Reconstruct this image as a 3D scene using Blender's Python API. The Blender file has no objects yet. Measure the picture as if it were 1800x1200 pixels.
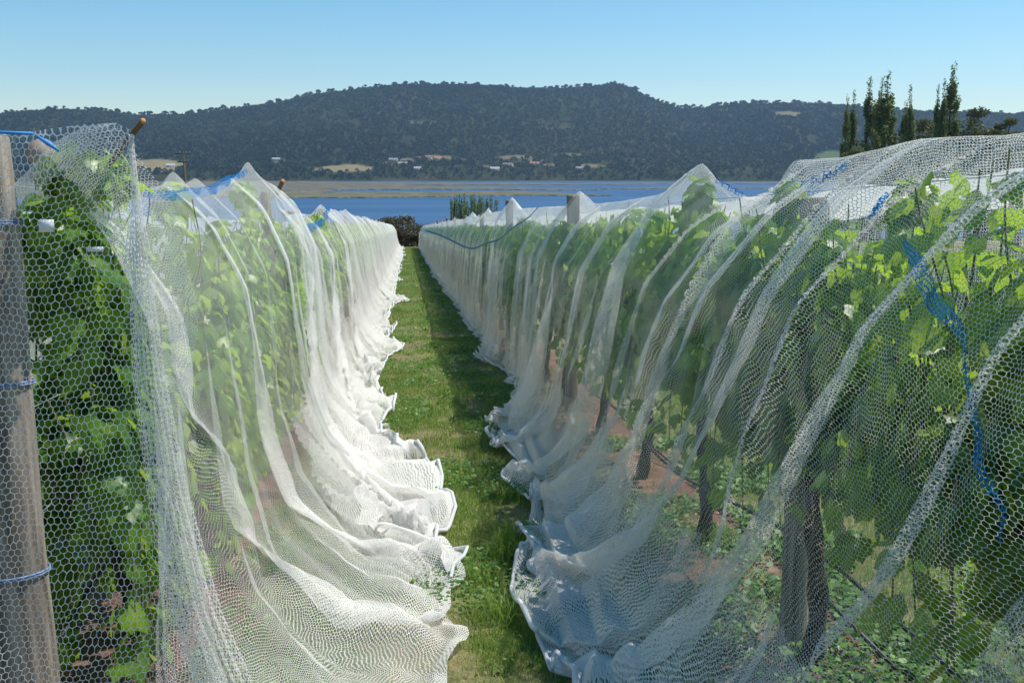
import bpy, math, random
import numpy as np
from mathutils import Vector
R = math.radians
C = bpy.context.scene.collection
sc = bpy.context.scene
random.seed(7)

# ------------------------------------------------------------------ camera
CAMZ = 1.75
F = 1766.0                       # focal length in pixels of the 1800 x 1200 photograph
YAW, PITCH = R(6.0), R(9.74)
cd = bpy.data.cameras.new('camera'); cam = bpy.data.objects.new('camera', cd); C.objects.link(cam)
cd.sensor_width = 36; cd.lens = 36 * F / 1800; cd.clip_start = 0.05; cd.clip_end = 20000
cam.location = (0, 0, CAMZ); cam.rotation_euler = (R(90) - PITCH, 0, -YAW)
sc.camera = cam
_f = np.array([math.sin(YAW)*math.cos(PITCH), math.cos(YAW)*math.cos(PITCH), -math.sin(PITCH)])
_r = np.array([math.cos(YAW), -math.sin(YAW), 0.0]); _u = np.cross(_r, _f)
def ray(x, y): return _f + _r*((x-900)/F) - _u*((y-600)/F)
def at(x, y, d):                 # pixel of the photograph -> point at world y = d
    v = ray(x, y); return np.array([0, 0, CAMZ]) + v*(d/v[1])
def onz(x, y, z):                # pixel -> point on a level plane
    v = ray(x, y); return np.array([0, 0, CAMZ]) + v*((z-CAMZ)/v[2])
def topx(P):
    q = np.asarray(P) - np.array([0, 0, CAMZ]); k = q @ _f
    return 900 + F*(q @ _r)/k, 600 - F*(q @ _u)/k

# ------------------------------------------------------------------ light
SUN_AZ, SUN_EL = R(76), R(60)
w = bpy.data.worlds.new('World'); sc.world = w; w.use_nodes = True
nt = w.node_tree; nt.nodes.clear()
sky = nt.nodes.new('ShaderNodeTexSky'); sky.sky_type = 'NISHITA'; sky.sun_disc = False
sky.sun_elevation = SUN_EL; sky.sun_rotation = SUN_AZ; sky.air_density = 1.0; sky.dust_density = 0.1; sky.ozone_density = 1.6
bg = nt.nodes.new('ShaderNodeBackground'); bg.inputs[1].default_value = 0.115
wo = nt.nodes.new('ShaderNodeOutputWorld')
hs = nt.nodes.new('ShaderNodeHueSaturation'); hs.inputs['Saturation'].default_value = 1.38; hs.inputs['Hue'].default_value = .49
nt.links.new(sky.outputs[0], hs.inputs['Color']); nt.links.new(hs.outputs[0], bg.inputs[0]); nt.links.new(bg.outputs[0], wo.inputs[0])
sl = bpy.data.lights.new('sun', 'SUN'); sl.energy = 4.6; sl.angle = R(0.5); sl.color = (1, .955, .88)
so = bpy.data.objects.new('sun', sl); C.objects.link(so)
sd = Vector((math.sin(SUN_AZ)*math.cos(SUN_EL), math.cos(SUN_AZ)*math.cos(SUN_EL), math.sin(SUN_EL)))
so.rotation_euler = sd.to_track_quat('Z', 'Y').to_euler()
sc.view_settings.view_transform = 'Standard'; sc.view_settings.look = 'None'
sc.view_settings.exposure = 0.3; sc.view_settings.gamma = 1
sc.cycles.transparent_max_bounces = 48; sc.cycles.max_bounces = 6
sc.cycles.use_denoising = True
sc.cycles.volume_bounces = 0

# ------------------------------------------------------------------ helpers
def tag(o, label=None, cat=None, group=None, kind=None):
    if label: o['label'] = label
    if cat: o['category'] = cat
    if group: o['group'] = group
    if kind: o['kind'] = kind
    return o
def empty(name, loc, rz=0):
    o = bpy.data.objects.new(name, None); C.objects.link(o); o.location = loc; o.rotation_euler = (0, 0, rz)
    o.empty_display_size = .1; return o
def mesh_np(name, V, Fs, mat, parent=None, smooth=False, attrs=None, uv=None):
    V = np.asarray(V, np.float32); me = bpy.data.meshes.new(name)
    if not isinstance(Fs, (list, tuple)): Fs = [Fs]
    Fs = [np.asarray(f, np.int32) for f in Fs if len(f)]
    nl = sum(f.size for f in Fs); nf = sum(len(f) for f in Fs)
    me.vertices.add(len(V)); me.vertices.foreach_set('co', V.ravel())
    me.loops.add(nl); me.loops.foreach_set('vertex_index', np.concatenate([f.ravel() for f in Fs]))
    me.polygons.add(nf)
    tot = np.concatenate([np.full(len(f), f.shape[1], np.int32) for f in Fs])
    st = np.concatenate([[0], np.cumsum(tot)[:-1]]).astype(np.int32)
    me.polygons.foreach_set('loop_start', st)
    if smooth: me.polygons.foreach_set('use_smooth', np.ones(nf, bool))
    me.update(calc_edges=True)
    for k, v in (attrs or {}).items():
        a = me.attributes.new(k, 'FLOAT', 'POINT'); a.data.foreach_set('value', np.asarray(v, np.float32).ravel())
    if uv is not None:
        l = me.uv_layers.new(name='UVMap')
        vi = np.concatenate([f.ravel() for f in Fs])
        l.data.foreach_set('uv', np.asarray(uv, np.float32)[vi].ravel())
    me.materials.append(mat)
    o = bpy.data.objects.new(name, me); C.objects.link(o); o.parent = parent
    return o
class MB:
    def __init__(s): s.V = []; s.T = []; s.Q = []; s.n = 0; s.A = []
    def add(s, V, T=(), Q=(), a=0.0):
        V = np.asarray(V, float); s.V.append(V)
        if len(T): s.T.append(np.asarray(T)+s.n)
        if len(Q): s.Q.append(np.asarray(Q)+s.n)
        s.A.append(np.full(len(V), a) if np.isscalar(a) else np.asarray(a)); s.n += len(V)
    def tube(s, pts, rad, n=8, a=0.0, cap=True):
        pts = np.asarray(pts, float); m = len(pts); rad = np.full(m, rad) if np.isscalar(rad) else np.asarray(rad)
        tg = np.gradient(pts, axis=0); tg /= np.linalg.norm(tg, axis=1)[:, None]+1e-9
        up = np.array([0, 0, 1.]) if abs(tg[0][2]) < .9 else np.array([1., 0, 0])
        A = np.cross(tg, up); A /= np.linalg.norm(A, axis=1)[:, None]+1e-9; B = np.cross(tg, A)
        th = np.arange(n)/n*2*np.pi
        V = pts[:, None]+rad[:, None, None]*(A[:, None]*np.cos(th)[None, :, None]+B[:, None]*np.sin(th)[None, :, None])
        V = V.reshape(-1, 3); Q = []
        i = np.arange(m-1)[:, None]*n; j = np.arange(n)[None]; j2 = (j+1) % n
        Q = np.stack([i+j, i+j2, i+n+j2, i+n+j], -1).reshape(-1, 4)
        T = []
        if cap:
            V = np.vstack([V, pts[0], pts[-1]]); c0 = m*n
            T = [[c0, (k+1) % n, k] for k in range(n)]+[[c0+1, (m-1)*n+k, (m-1)*n+(k+1) % n] for k in range(n)]
        s.add(V, T, Q, a)
    def box(s, lo, hi, a=0.0):
        x0, y0, z0 = lo; x1, y1, z1 = hi
        V = [(x0,y0,z0),(x1,y0,z0),(x1,y1,z0),(x0,y1,z0),(x0,y0,z1),(x1,y0,z1),(x1,y1,z1),(x0,y1,z1)]
        s.add(V, (), [(0,3,2,1),(4,5,6,7),(0,1,5,4),(1,2,6,5),(2,3,7,6),(3,0,4,7)], a)
    def build(s, name, mat, parent=None, smooth=False):
        Fs = []
        if s.T: Fs.append(np.concatenate(s.T))
        if s.Q: Fs.append(np.concatenate(s.Q))
        return mesh_np(name, np.concatenate(s.V), Fs, mat, parent, smooth, {'tone': np.concatenate(s.A)})
def hsh(i, j, s):
    v = np.sin(i*127.1+j*311.7+s*74.7)*43758.5453; return v-np.floor(v)
def vnoise(x, y, s=0.0):
    x = np.asarray(x, float); y = np.asarray(y, float)+0*x; x = x+0*y
    xi, yi = np.floor(x), np.floor(y); fx, fy = x-xi, y-yi
    fx = fx*fx*(3-2*fx); fy = fy*fy*(3-2*fy)
    a, b, c, d = hsh(xi, yi, s), hsh(xi+1, yi, s), hsh(xi, yi+1, s), hsh(xi+1, yi+1, s)
    return (a*(1-fx)+b*fx)*(1-fy)+(c*(1-fx)+d*fx)*fy
def fbm(x, y, s=0, o=4):
    r = 0; am = .5
    for k in range(o): r = r+am*vnoise(x*2**k, y*2**k, s+k*7.3); am *= .5
    return r
def sstep(a, b, x): t = np.clip((x-a)/(b-a), 0, 1); return t*t*(3-2*t)

# ------------------------------------------------------------------ materials
def newmat(name):
    m = bpy.data.materials.new(name); m.use_nodes = True; nt = m.node_tree; nt.nodes.clear()
    return m, nt, nt.nodes.new('ShaderNodeOutputMaterial')
def N(nt, t, **kw):
    n = nt.nodes.new(t)
    for k, v in kw.items():
        if k.startswith('i') and k[1:].isdigit(): n.inputs[int(k[1:])].default_value = v
        else: setattr(n, k, v)
    return n
def ramp(nt, src, stops):
    r = nt.nodes.new('ShaderNodeValToRGB'); e = r.color_ramp.elements
    while len(e) < len(stops): e.new(.5)
    for el, (p, c) in zip(e, stops): el.position = p; el.color = (*c, 1)
    nt.links.new(src, r.inputs[0]); return r.outputs[0]
def M(nt, op, a, b=None, c=None):
    n = nt.nodes.new('ShaderNodeMath'); n.operation = op
    for i, v in enumerate((a, b, c)):
        if v is None: continue
        if isinstance(v, (int, float)): n.inputs[i].default_value = v
        else: nt.links.new(v, n.inputs[i])
    return n.outputs[0]
def VM(nt, op, a, b=None, out=0):
    n = nt.nodes.new('ShaderNodeVectorMath'); n.operation = op
    for i, v in enumerate((a, b)):
        if v is None: continue
        if isinstance(v, tuple): n.inputs[i].default_value = v
        else: nt.links.new(v, n.inputs[i])
    return n.outputs[out]
def mixc(nt, f, a, b, blend='MIX'):
    n = nt.nodes.new('ShaderNodeMix'); n.data_type = 'RGBA'; n.blend_type = blend
    for k, v in ((0, f), (6, a), (7, b)):
        if isinstance(v, (int, float)): n.inputs[k].default_value = v
        elif isinstance(v, tuple): n.inputs[k].default_value = (*v, 1)
        else: nt.links.new(v, n.inputs[k])
    return n.outputs[2]

def net_mat(name, col, base_w=.041, trans=.42):
    """Knitted hexagonal bird net: round threads, holes between."""
    m, nt, out = newmat(name); L = nt.links.new
    uv = N(nt, 'ShaderNodeUVMap').outputs[0]
    geo = N(nt, 'ShaderNodeNewGeometry')
    nz = N(nt, 'ShaderNodeTexNoise'); nz.inputs['Scale'].default_value = 6; nz.inputs['Detail'].default_value = 2
    L(uv, nz.inputs['Vector'])
    off = VM(nt, 'SCALE', VM(nt, 'SUBTRACT', nz.outputs['Color'], (.5, .5, .5))); off.node.inputs[3].default_value = .055
    nz2 = N(nt, 'ShaderNodeTexNoise'); nz2.inputs['Scale'].default_value = 45; nz2.inputs['Detail'].default_value = 1
    L(uv, nz2.inputs['Vector'])
    off2 = VM(nt, 'SCALE', VM(nt, 'SUBTRACT', nz2.outputs['Color'], (.5, .5, .5))); off2.node.inputs[3].default_value = .008
    p = VM(nt, 'ADD', VM(nt, 'ADD', uv, off), off2)
    p = VM(nt, 'MULTIPLY', VM(nt, 'ADD', p, (20, 20, 0)), (1/.021, 1/.0245, 0))
    r = (1, 1.7320508, 1); h = (.5, .8660254, 0)
    a = VM(nt, 'SUBTRACT', VM(nt, 'MODULO', p, r), h)
    b = VM(nt, 'SUBTRACT', VM(nt, 'MODULO', VM(nt, 'SUBTRACT', p, h), r), h)
    a = VM(nt, 'MULTIPLY', a, (1, 1, 0)); b = VM(nt, 'MULTIPLY', b, (1, 1, 0))
    la = VM(nt, 'LENGTH', a, out=1); lb = VM(nt, 'LENGTH', b, out=1)
    sel = M(nt, 'LESS_THAN', la, lb)
    mx = N(nt, 'ShaderNodeMix', data_type='VECTOR'); L(sel, mx.inputs[0]); L(b, mx.inputs[4]); L(a, mx.inputs[5])
    g = VM(nt, 'ABSOLUTE', mx.outputs[1])
    dt = VM(nt, 'DOT_PRODUCT', g, (.5, .8660254, 0), out=1)
    sx = N(nt, 'ShaderNodeSeparateXYZ'); L(g, sx.inputs[0])
    e = M(nt, 'SUBTRACT', .5, M(nt, 'MAXIMUM', sx.outputs[0], dt))
    at_ = N(nt, 'ShaderNodeAttribute', attribute_name='dens')
    co = M(nt, 'ABSOLUTE', VM(nt, 'DOT_PRODUCT', geo.outputs['Incoming'], geo.outputs['Normal'], out=1))
    gz = M(nt, 'POWER', M(nt, 'MAXIMUM', co, .3), -.4)      # threads are round: seen edge-on they close up the holes
    wd = M(nt, 'MULTIPLY', M(nt, 'MULTIPLY', M(nt, 'MULTIPLY_ADD', at_.outputs['Fac'], .17, base_w), gz), M(nt, 'MULTIPLY_ADD', nz2.outputs[0], .9, .55))
    fac = M(nt, 'LESS_THAN', e, wd)
    d = N(nt, 'ShaderNodeBsdfDiffuse'); d.inputs[0].default_value = (*col, 1)
    t = N(nt, 'ShaderNodeBsdfTranslucent'); t.inputs[0].default_value = (*col, 1)
    ms = N(nt, 'ShaderNodeMixShader', i0=trans); L(d.outputs[0], ms.inputs[1]); L(t.outputs[0], ms.inputs[2])
    tr = N(nt, 'ShaderNodeBsdfTransparent')
    fs = N(nt, 'ShaderNodeMixShader'); L(fac, fs.inputs[0]); L(tr.outputs[0], fs.inputs[1]); L(ms.outputs[0], fs.inputs[2])
    L(fs.outputs[0], out.inputs[0]); return m
M_net = net_mat('white_net', (.90, .885, .85))
M_netb = net_mat('blue_net', (.015, .22, .56), base_w=.11)

def leaf_mat(name, c0, c1, c2, tc, trans=.45, rough=.5):
    m, nt, out = newmat(name); L = nt.links.new
    a = N(nt, 'ShaderNodeAttribute', attribute_name='tone')
    oi = N(nt, 'ShaderNodeObjectInfo')
    v = M(nt, 'ADD', a.outputs['Fac'], M(nt, 'MULTIPLY', M(nt, 'SUBTRACT', oi.outputs['Random'], .5), .15))
    col = ramp(nt, v, [(0, c0), (.55, c1), (1, c2)])
    nz = N(nt, 'ShaderNodeTexNoise'); nz.inputs['Scale'].default_value = 30
    tcn = N(nt, 'ShaderNodeTexCoord'); L(tcn.outputs['Object'], nz.inputs['Vector'])
    col = mixc(nt, M(nt, 'MULTIPLY', nz.outputs[0], .5), col, (.7, .75, .6), 'MULTIPLY')
    pb = N(nt, 'ShaderNodeBsdfPrincipled'); L(col, pb.inputs['Base Color']); pb.inputs['Roughness'].default_value = rough
    tl = N(nt, 'ShaderNodeBsdfTranslucent'); L(mixc(nt, .6, col, tc), tl.inputs[0])
    ms = N(nt, 'ShaderNodeMixShader', i0=trans); L(pb.outputs[0], ms.inputs[1]); L(tl.outputs[0], ms.inputs[2])
    L(ms.outputs[0], out.inputs[0]); return m
M_vine = leaf_mat('vine_leaf', (.03, .085, .012), (.12, .26, .022), (.44, .56, .05), (.62, .88, .05), .5, .38)
M_grass = leaf_mat('grass_blade', (.07, .16, .02), (.17, .29, .035), (.48, .41, .18), (.32, .52, .06), .35, .6)
M_weed = leaf_mat('weed_leaf', (.05, .14, .02), (.11, .25, .035), (.22, .38, .06), (.15, .32, .04), .35, .5)
M_poplar = leaf_mat('poplar_leaf', (.08, .105, .05), (.16, .20, .08), (.26, .29, .12), (.2, .26, .07), .4, .7)
M_euc = leaf_mat('eucalypt_leaf', (.04, .055, .025), (.10, .115, .04), (.20, .18, .065), (.15, .17, .05), .35, .7)
M_shrub = leaf_mat('shrub_leaf', (.05, .05, .028), (.10, .09, .045), (.18, .125, .065), (.16, .11, .05), .3)
M_tea = leaf_mat('sapling_leaf', (.07, .11, .04), (.13, .19, .06), (.2, .27, .09), (.2, .3, .08), .4)

def noise_mat(name, stops, scale=5, stretch=(1, 1, 1), rough=.8, bump=.3, detail=6, metal=0):
    m, nt, out = newmat(name); L = nt.links.new
    tc = N(nt, 'ShaderNodeTexCoord'); mp = N(nt, 'ShaderNodeMapping'); mp.inputs['Scale'].default_value = stretch
    L(tc.outputs['Object'], mp.inputs[0])
    nz = N(nt, 'ShaderNodeTexNoise'); nz.inputs['Scale'].default_value = scale; nz.inputs['Detail'].default_value = detail
    L(mp.outputs[0], nz.inputs['Vector'])
    pb = N(nt, 'ShaderNodeBsdfPrincipled'); L(ramp(nt, nz.outputs[0], stops), pb.inputs['Base Color'])
    pb.inputs['Roughness'].default_value = rough; pb.inputs['Metallic'].default_value = metal
    if bump:
        b = N(nt, 'ShaderNodeBump'); b.inputs[0].default_value = bump; L(nz.outputs[0], b.inputs['Height']); L(b.outputs[0], pb.inputs['Normal'])
    L(pb.outputs[0], out.inputs[0]); return m
M_post = noise_mat('weathered_post', [(.3, (.09, .07, .052)), (.5, (.25, .20, .155)), (.68, (.42, .35, .27))], 40, (1, 1, .05), .9, .9)
M_trunk = noise_mat('vine_bark', [(.3, (.04, .028, .02)), (.7, (.13, .09, .065))], 30, (1, 1, .25), .95, .8)
M_wood = noise_mat('cut_timber', [(.3, (.30, .22, .15)), (.7, (.52, .43, .33))], 12, (1, 1, .2), .85, .4)
M_stick = noise_mat('brown_stake', [(.3, (.10, .05, .025)), (.7, (.24, .13, .06))], 20, (1, 1, .3), .8, .4)
M_stickend = noise_mat('stake_end', [(.3, (.5, .2, .06)), (.7, (.65, .3, .12))], 20, (1, 1, 1), .8, 0)
M_wire = noise_mat('galvanised_wire', [(.3, (.25, .27, .30)), (.7, (.4, .42, .45))], 50, rough=.5, bump=0, metal=.6)
M_bluew = noise_mat('blue_twine', [(.35, (.10, .17, .35)), (.65, (.30, .38, .55))], 60, rough=.7, bump=0)
M_rope = noise_mat('blue_rope', [(.3, (.015, .12, .20)), (.7, (.03, .22, .34))], 60, rough=.7, bump=0)
M_hose = noise_mat('black_hose', [(.3, (.015, .015, .017)), (.7, (.03, .03, .032))], 20, rough=.5, bump=0)
M_tagw = noise_mat('white_plastic', [(.3, (.75, .76, .78)), (.7, (.85, .85, .86))], 20, rough=.5, bump=0)
def cord_mat():
    m, nt, out = newmat('hem_cord')
    d = N(nt, 'ShaderNodeBsdfDiffuse'); d.inputs[0].default_value = (.84, .85, .87, 1)
    t = N(nt, 'ShaderNodeBsdfTranslucent'); t.inputs[0].default_value = (.84, .85, .87, 1)
    ms = N(nt, 'ShaderNodeMixShader', i0=.4); nt.links.new(d.outputs[0], ms.inputs[1]); nt.links.new(t.outputs[0], ms.inputs[2])
    nt.links.new(ms.outputs[0], out.inputs[0]); return m
M_cord = cord_mat()

# ------------------------------------------------------------------ ground
XL, XR, DX = -1.25, 1.60, 2.85
WATER = CAMZ-24.0
def gz(x, y):
    x = np.asarray(x, float); y = np.asarray(y, float)
    z = -.058*np.clip(y, -60, 96)
    yy = np.clip(y-96, 0, None)
    z = z-.072*np.clip(yy, 0, 290)
    z = z+.02*(fbm(x*.9, y*.9, 3)-.5)*sstep(0, 1, 1)+.8*(fbm(x/40, y/40, 9)-.5)*sstep(110, 200, y)
    return z
xs = np.concatenate([np.linspace(-4900, -60, 40), np.linspace(-50, -8, 22), np.linspace(-7, 9, 130), np.linspace(10, 60, 26), np.linspace(70, 4900, 40)])
ys = np.concatenate([np.linspace(-60, 0, 12), np.linspace(.3, 20, 160), np.linspace(20.5, 100, 140), np.linspace(103, 420, 60), np.linspace(450, 4650, 30)])
X, Y = np.meshgrid(xs, ys, indexing='ij'); Z = gz(X, Y); Z = np.where(Y > 390, WATER-2.5, Z)
def grid_faces(n, m):
    i = np.arange(n-1)[:, None]*m; j = np.arange(m-1)[None]
    return np.stack([i+j, i+m+j, i+m+j+1, i+j+1], -1).reshape(-1, 4)
def ground_mat():
    m, nt, out = newmat('vineyard_floor'); L = nt.links.new
    tc = N(nt, 'ShaderNodeTexCoord').outputs['Object']
    sp = N(nt, 'ShaderNodeSeparateXYZ'); L(tc, sp.inputs[0])
    def nz(sc_, det=5, rough=.6):
        n = N(nt, 'ShaderNodeTexNoise'); n.inputs['Scale'].default_value = sc_; n.inputs['Detail'].default_value = det
        n.inputs['Roughness'].default_value = rough; L(tc, n.inputs['Vector']); return n.outputs[0]
    big, mid, fine = nz(.9), nz(6), nz(60)
    green = ramp(nt, mid, [(.3, (.05, .085, .02)), (.5, (.13, .16, .04)), (.7, (.27, .22, .11))])
    straw = ramp(nt, fine, [(.3, (.10, .07, .035)), (.6, (.26, .20, .11)), (.8, (.40, .33, .2))])
    col = mixc(nt, ramp(nt, big, [(.46, (0, 0, 0)), (.64, (1, 1, 1))]), green, straw)
    # bare reddish strip of soil under every row of vines
    xx = M(nt, 'ADD', sp.outputs[0], 1.25+2.85*40)
    k = M(nt, 'MODULO', M(nt, 'ADD', xx, 1.425), 2.85)
    dist = M(nt, 'ABSOLUTE', M(nt, 'SUBTRACT', k, 1.425))
    dist = M(nt, 'ADD', dist, M(nt, 'MULTIPLY', M(nt, 'SUBTRACT', mid, .5), .5))
    strip = M(nt, 'SUBTRACT', 1, M(nt, 'SMOOTH_MIN', 1, M(nt, 'MAXIMUM', M(nt, 'MULTIPLY', M(nt, 'SUBTRACT', dist, .35), 5), 0), .1))
    inrow = M(nt, 'LESS_THAN', sp.outputs[1], 94)
    strip = M(nt, 'MULTIPLY', strip, inrow)
    red = ramp(nt, mid, [(.25, (.075, .032, .024)), (.5, (.15, .062, .045)), (.7, (.26, .15, .10))])
    red = mixc(nt, ramp(nt, fine, [(.5, (0, 0, 0)), (.7, (1, 1, 1))]), red, (.25, .19, .13))
    col = mixc(nt, strip, col, red)
    dry = M(nt, 'MULTIPLY', M(nt, 'GREATER_THAN', sp.outputs[1], 96), .75)
    col = mixc(nt, dry, col, (.20, .17, .07))
    pb = N(nt, 'ShaderNodeBsdfPrincipled'); L(col, pb.inputs['Base Color']); pb.inputs['Roughness'].default_value = .95
    b = N(nt, 'ShaderNodeBump'); b.inputs[0].default_value = .8; b.inputs[1].default_value = .03; L(nz(25, 8), b.inputs['Height']); L(b.outputs[0], pb.inputs['Normal'])
    L(pb.outputs[0], out.inputs[0]); return m
g = mesh_np('ground', np.stack([X, Y, Z], -1).reshape(-1, 3), grid_faces(len(xs), len(ys)), ground_mat(), smooth=True)
tag(g, 'grassy vineyard slope running down to the lake', kind='structure')

# water
def water_mat():
    m, nt, out = newmat('lake_water'); L = nt.links.new
    tc = N(nt, 'ShaderNodeTexCoord'); mp = N(nt, 'ShaderNodeMapping'); mp.inputs['Scale'].default_value = (.5, 1.4, 1)
    L(tc.outputs['Object'], mp.inputs[0])
    n1 = N(nt, 'ShaderNodeTexNoise'); n1.inputs['Scale'].default_value = .35; n1.inputs['Detail'].default_value = 4; L(mp.outputs[0], n1.inputs['Vector'])
    n2 = N(nt, 'ShaderNodeTexNoise'); n2.inputs['Scale'].default_value = .01; n2.inputs['Detail'].default_value = 3; L(mp.outputs[0], n2.inputs['Vector'])
    b = N(nt, 'ShaderNodeBump'); b.inputs[0].default_value = 1; b.inputs[1].default_value = 1.0; L(n1.outputs[0], b.inputs['Height'])
    d = N(nt, 'ShaderNodeBsdfDiffuse'); L(ramp(nt, n2.outputs[0], [(.35, (.03, .078, .155)), (.65, (.05, .11, .20))]), d.inputs[0])
    gl = N(nt, 'ShaderNodeBsdfGlossy'); gl.inputs[0].default_value = (.75, .85, 1, 1); gl.inputs['Roughness'].default_value = .25; L(b.outputs[0], gl.inputs['Normal'])
    ms = N(nt, 'ShaderNodeMixShader', i0=.22); L(d.outputs[0], ms.inputs[1]); L(gl.outputs[0], ms.inputs[2])
    L(ms.outputs[0], out.inputs[0]); return m
xw = np.linspace(-4900, 4900, 30); yw = np.linspace(200, 4650, 30); XW, YW = np.meshgrid(xw, yw, indexing='ij')
o = mesh_np('water', np.stack([XW, YW, 0*XW+WATER], -1).reshape(-1, 3), grid_faces(30, 30), water_mat())
tag(o, 'blue lake beyond the vineyard', kind='structure')

# marsh islands: outlines in the bay, given thickness and a ragged edge
M_marsh = noise_mat('marsh_reeds', [(.3, (.06, .055, .03)), (.5, (.10, .088, .052)), (.7, (.14, .12, .075))], .05, (1, .25, 1), .95, 0)
M_marsh2 = noise_mat('marsh_grass', [(.3, (.07, .068, .03)), (.6, (.12, .11, .048)), (.75, (.16, .145, .07))], .06, (1, .25, 1), .95, 0)
def island(top, bot, mat, seed):
    """top/bot: photograph outlines of far and near shore, projected on the lake."""
    n = 260; tx = [p[0] for p in top]; ty = [p[1] for p in top]; bx = [p[0] for p in bot]; by = [p[1] for p in bot]
    x0, x1 = min(tx), max(tx); P = []
    for i, x in enumerate(np.linspace(x0, x1, n)):
        a = np.interp(x, tx, ty)+.8*(float(fbm(x/14., 1, seed))-.5); b = np.interp(x, bx, by)+1.2*(float(fbm(x/11., 5, seed))-.5)
        if b < a+.15: b = a+.15
        P.append((onz(x, a, WATER+.3), onz(x, b, WATER+.3)))
    V = []; m = 8
    for A, B in P:
        for k in range(m): V.append(A+(B-A)*k/(m-1))
        q = B.copy(); q[2] = WATER-.5; V.append(q)
    V = np.array(V); V[:, 2] += np.where(V[:, 2] > WATER, .5*fbm(V[:, 0]/7, V[:, 1]/12, seed+4), 0)
    o = mesh_np('marsh', V, grid_faces(n, m+1), mat); return tag(o, 'low marsh bank in the lake', kind='structure')
island([(-300, 317.5), (430, 317.5), (700, 320.5), (1010, 322), (1500, 320.3), (2200, 319.8)], [(-300, 347), (430, 347), (560, 337), (640, 330), (720, 325.5), (1010, 324.6), (1500, 322), (2200, 322)], M_marsh, 1)
island([(380, 325), (560, 328), (760, 327), (930, 329.5), (1010, 332), (1060, 333)], [(380, 345), (520, 336), (640, 333.6), (780, 333), (900, 333.5), (1060, 334)], M_marsh, 2)
island([(380, 330), (500, 337), (560, 338), (760, 337.5), (900, 336), (980, 339.3), (1075, 343)], [(380, 346), (460, 348), (640, 347.5), (760, 346), (900, 343.5), (1000, 343.4), (1075, 344)], M_marsh2, 3)
island([(930, 333), (1000, 332.7), (1060, 334)], [(930, 334), (1000, 334.2), (1060, 334.6)], M_marsh, 4)
island([(1055, 331), (1150, 329.5), (1270, 330), (1500, 327)], [(1055, 331.6), (1150, 332), (1270, 331.6), (1500, 329)], M_marsh, 5)

# ------------------------------------------------------------------ hills
SIL = np.array([(-900, 250), (-500, 232), (-200, 215), (0, 208), (60, 202), (130, 198), (200, 201), (240, 208), (330, 205), (420, 194), (500, 184), (560, 171), (640, 162),
       (700, 156), (760, 155), (820, 157), (900, 160), (960, 162), (1020, 158), (1075, 155), (1110, 163), (1150, 183), (1190, 195),
       (1240, 193), (1300, 186), (1380, 186), (1450, 190), (1500, 193), (1560, 198), (1620, 204), (1700, 207), (1800, 208), (2100, 214), (2600, 240)], float)
def az_of(px): v = ray(px, 297); return math.atan2(v[0], v[1])
AZ = np.array([az_of(p) for p in SIL[:, 0]])
R0, RC, R1 = 2040., 3500., 4600.
CH = []
for (px_, py_) in SIL:
    v = ray(px_, py_); CH.append(v[2]/math.hypot(v[0], v[1])*RC+CAMZ)
CH = np.array(CH)
def hillz(a, r):
    H = np.interp(a, AZ, CH)-WATER
    H = H*(1+.02*(fbm(a*40, r/300, 31)-.5))
    t = np.clip((r-R0)/(RC-R0), 0, 1)
    prof = .10*sstep(0, .12, t)+.15*sstep(.08, .42, t)+.75*sstep(.2, 1.0, t)**1.1
    nz = (fbm(a*22+r/1500, r/700, 12, 5)-.47)*85*np.sin(np.pi*np.clip(t, 0, 1)**1.3)**1.1
    z = H*prof+nz
    back = np.clip((r-RC)/(R1-RC), 0, 1)
    z = z*(1-.55*back)
    return WATER-1.2+z+1.5*sstep(0, .02, t)
na, nr = 420, 170
aa = np.linspace(az_of(-700), az_of(2500), na); rr = np.linspace(R0-40, R1, nr)
A_, R_ = np.meshgrid(aa, rr, indexing='ij'); Zh = hillz(A_, R_)
def hitl(px_, py_):
    v = ray(px_, py_); v = v/math.hypot(v[0], v[1]); a = math.atan2(v[0], v[1])
    r = np.linspace(R0-30, RC, 1500); z = hillz(np.full_like(r, a), r); zz = CAMZ+v[2]*r
    k = np.argmax(z >= zz)
    if z[k] < zz[k]: k = len(r)-1
    return np.array([v[0]*r[k], v[1]*r[k], z[k]])
# paddocks and clearings: centre pixel, half sizes in pixels, tone
PAD = [(275, 291, 48, 11, 1.), (612, 296, 44, 6.5, 1.), (590, 301, 20, 3, 1.), (1472, 276, 40, 11, .3), (905, 277, 32, 4, .8), (935, 283, 26, 3, .8), (690, 288, 18, 4, .75), (770, 279, 30, 6, .7),
       (715, 283, 14, 5, .75), (1040, 292, 24, 3.5, .8), (1385, 201, 30, 5, .8), (740, 216, 26, 3, .5), (490, 283, 14, 2.5, .7), (1000, 272, 26, 3, .65), (560, 298, 16, 3, .7), (965, 290, 14, 2.5, .7), (1270, 196, 14, 2.5, .6), (855, 293, 20, 2, .7)]
hv = np.stack([R_*np.sin(A_), R_*np.cos(A_), Zh], -1)
hpx, hpy = topx(hv.reshape(-1, 3)); hpx = hpx.reshape(na, nr); hpy = hpy.reshape(na, nr)
def padmask(px_, py_):
    m = np.zeros_like(px_); t = np.zeros_like(px_)
    for cx, cy, sx, sy, tn in PAD:
        d = ((px_-cx)/sx)**2+((py_-cy)/sy)**2+.9*(fbm(px_/9, py_/3, 5)-.5)
        k = d < 1; m = np.where(k, 1, m); t = np.where(k, tn, t)
    return m, t
pm, pt = padmask(hpx, hpy)
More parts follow.
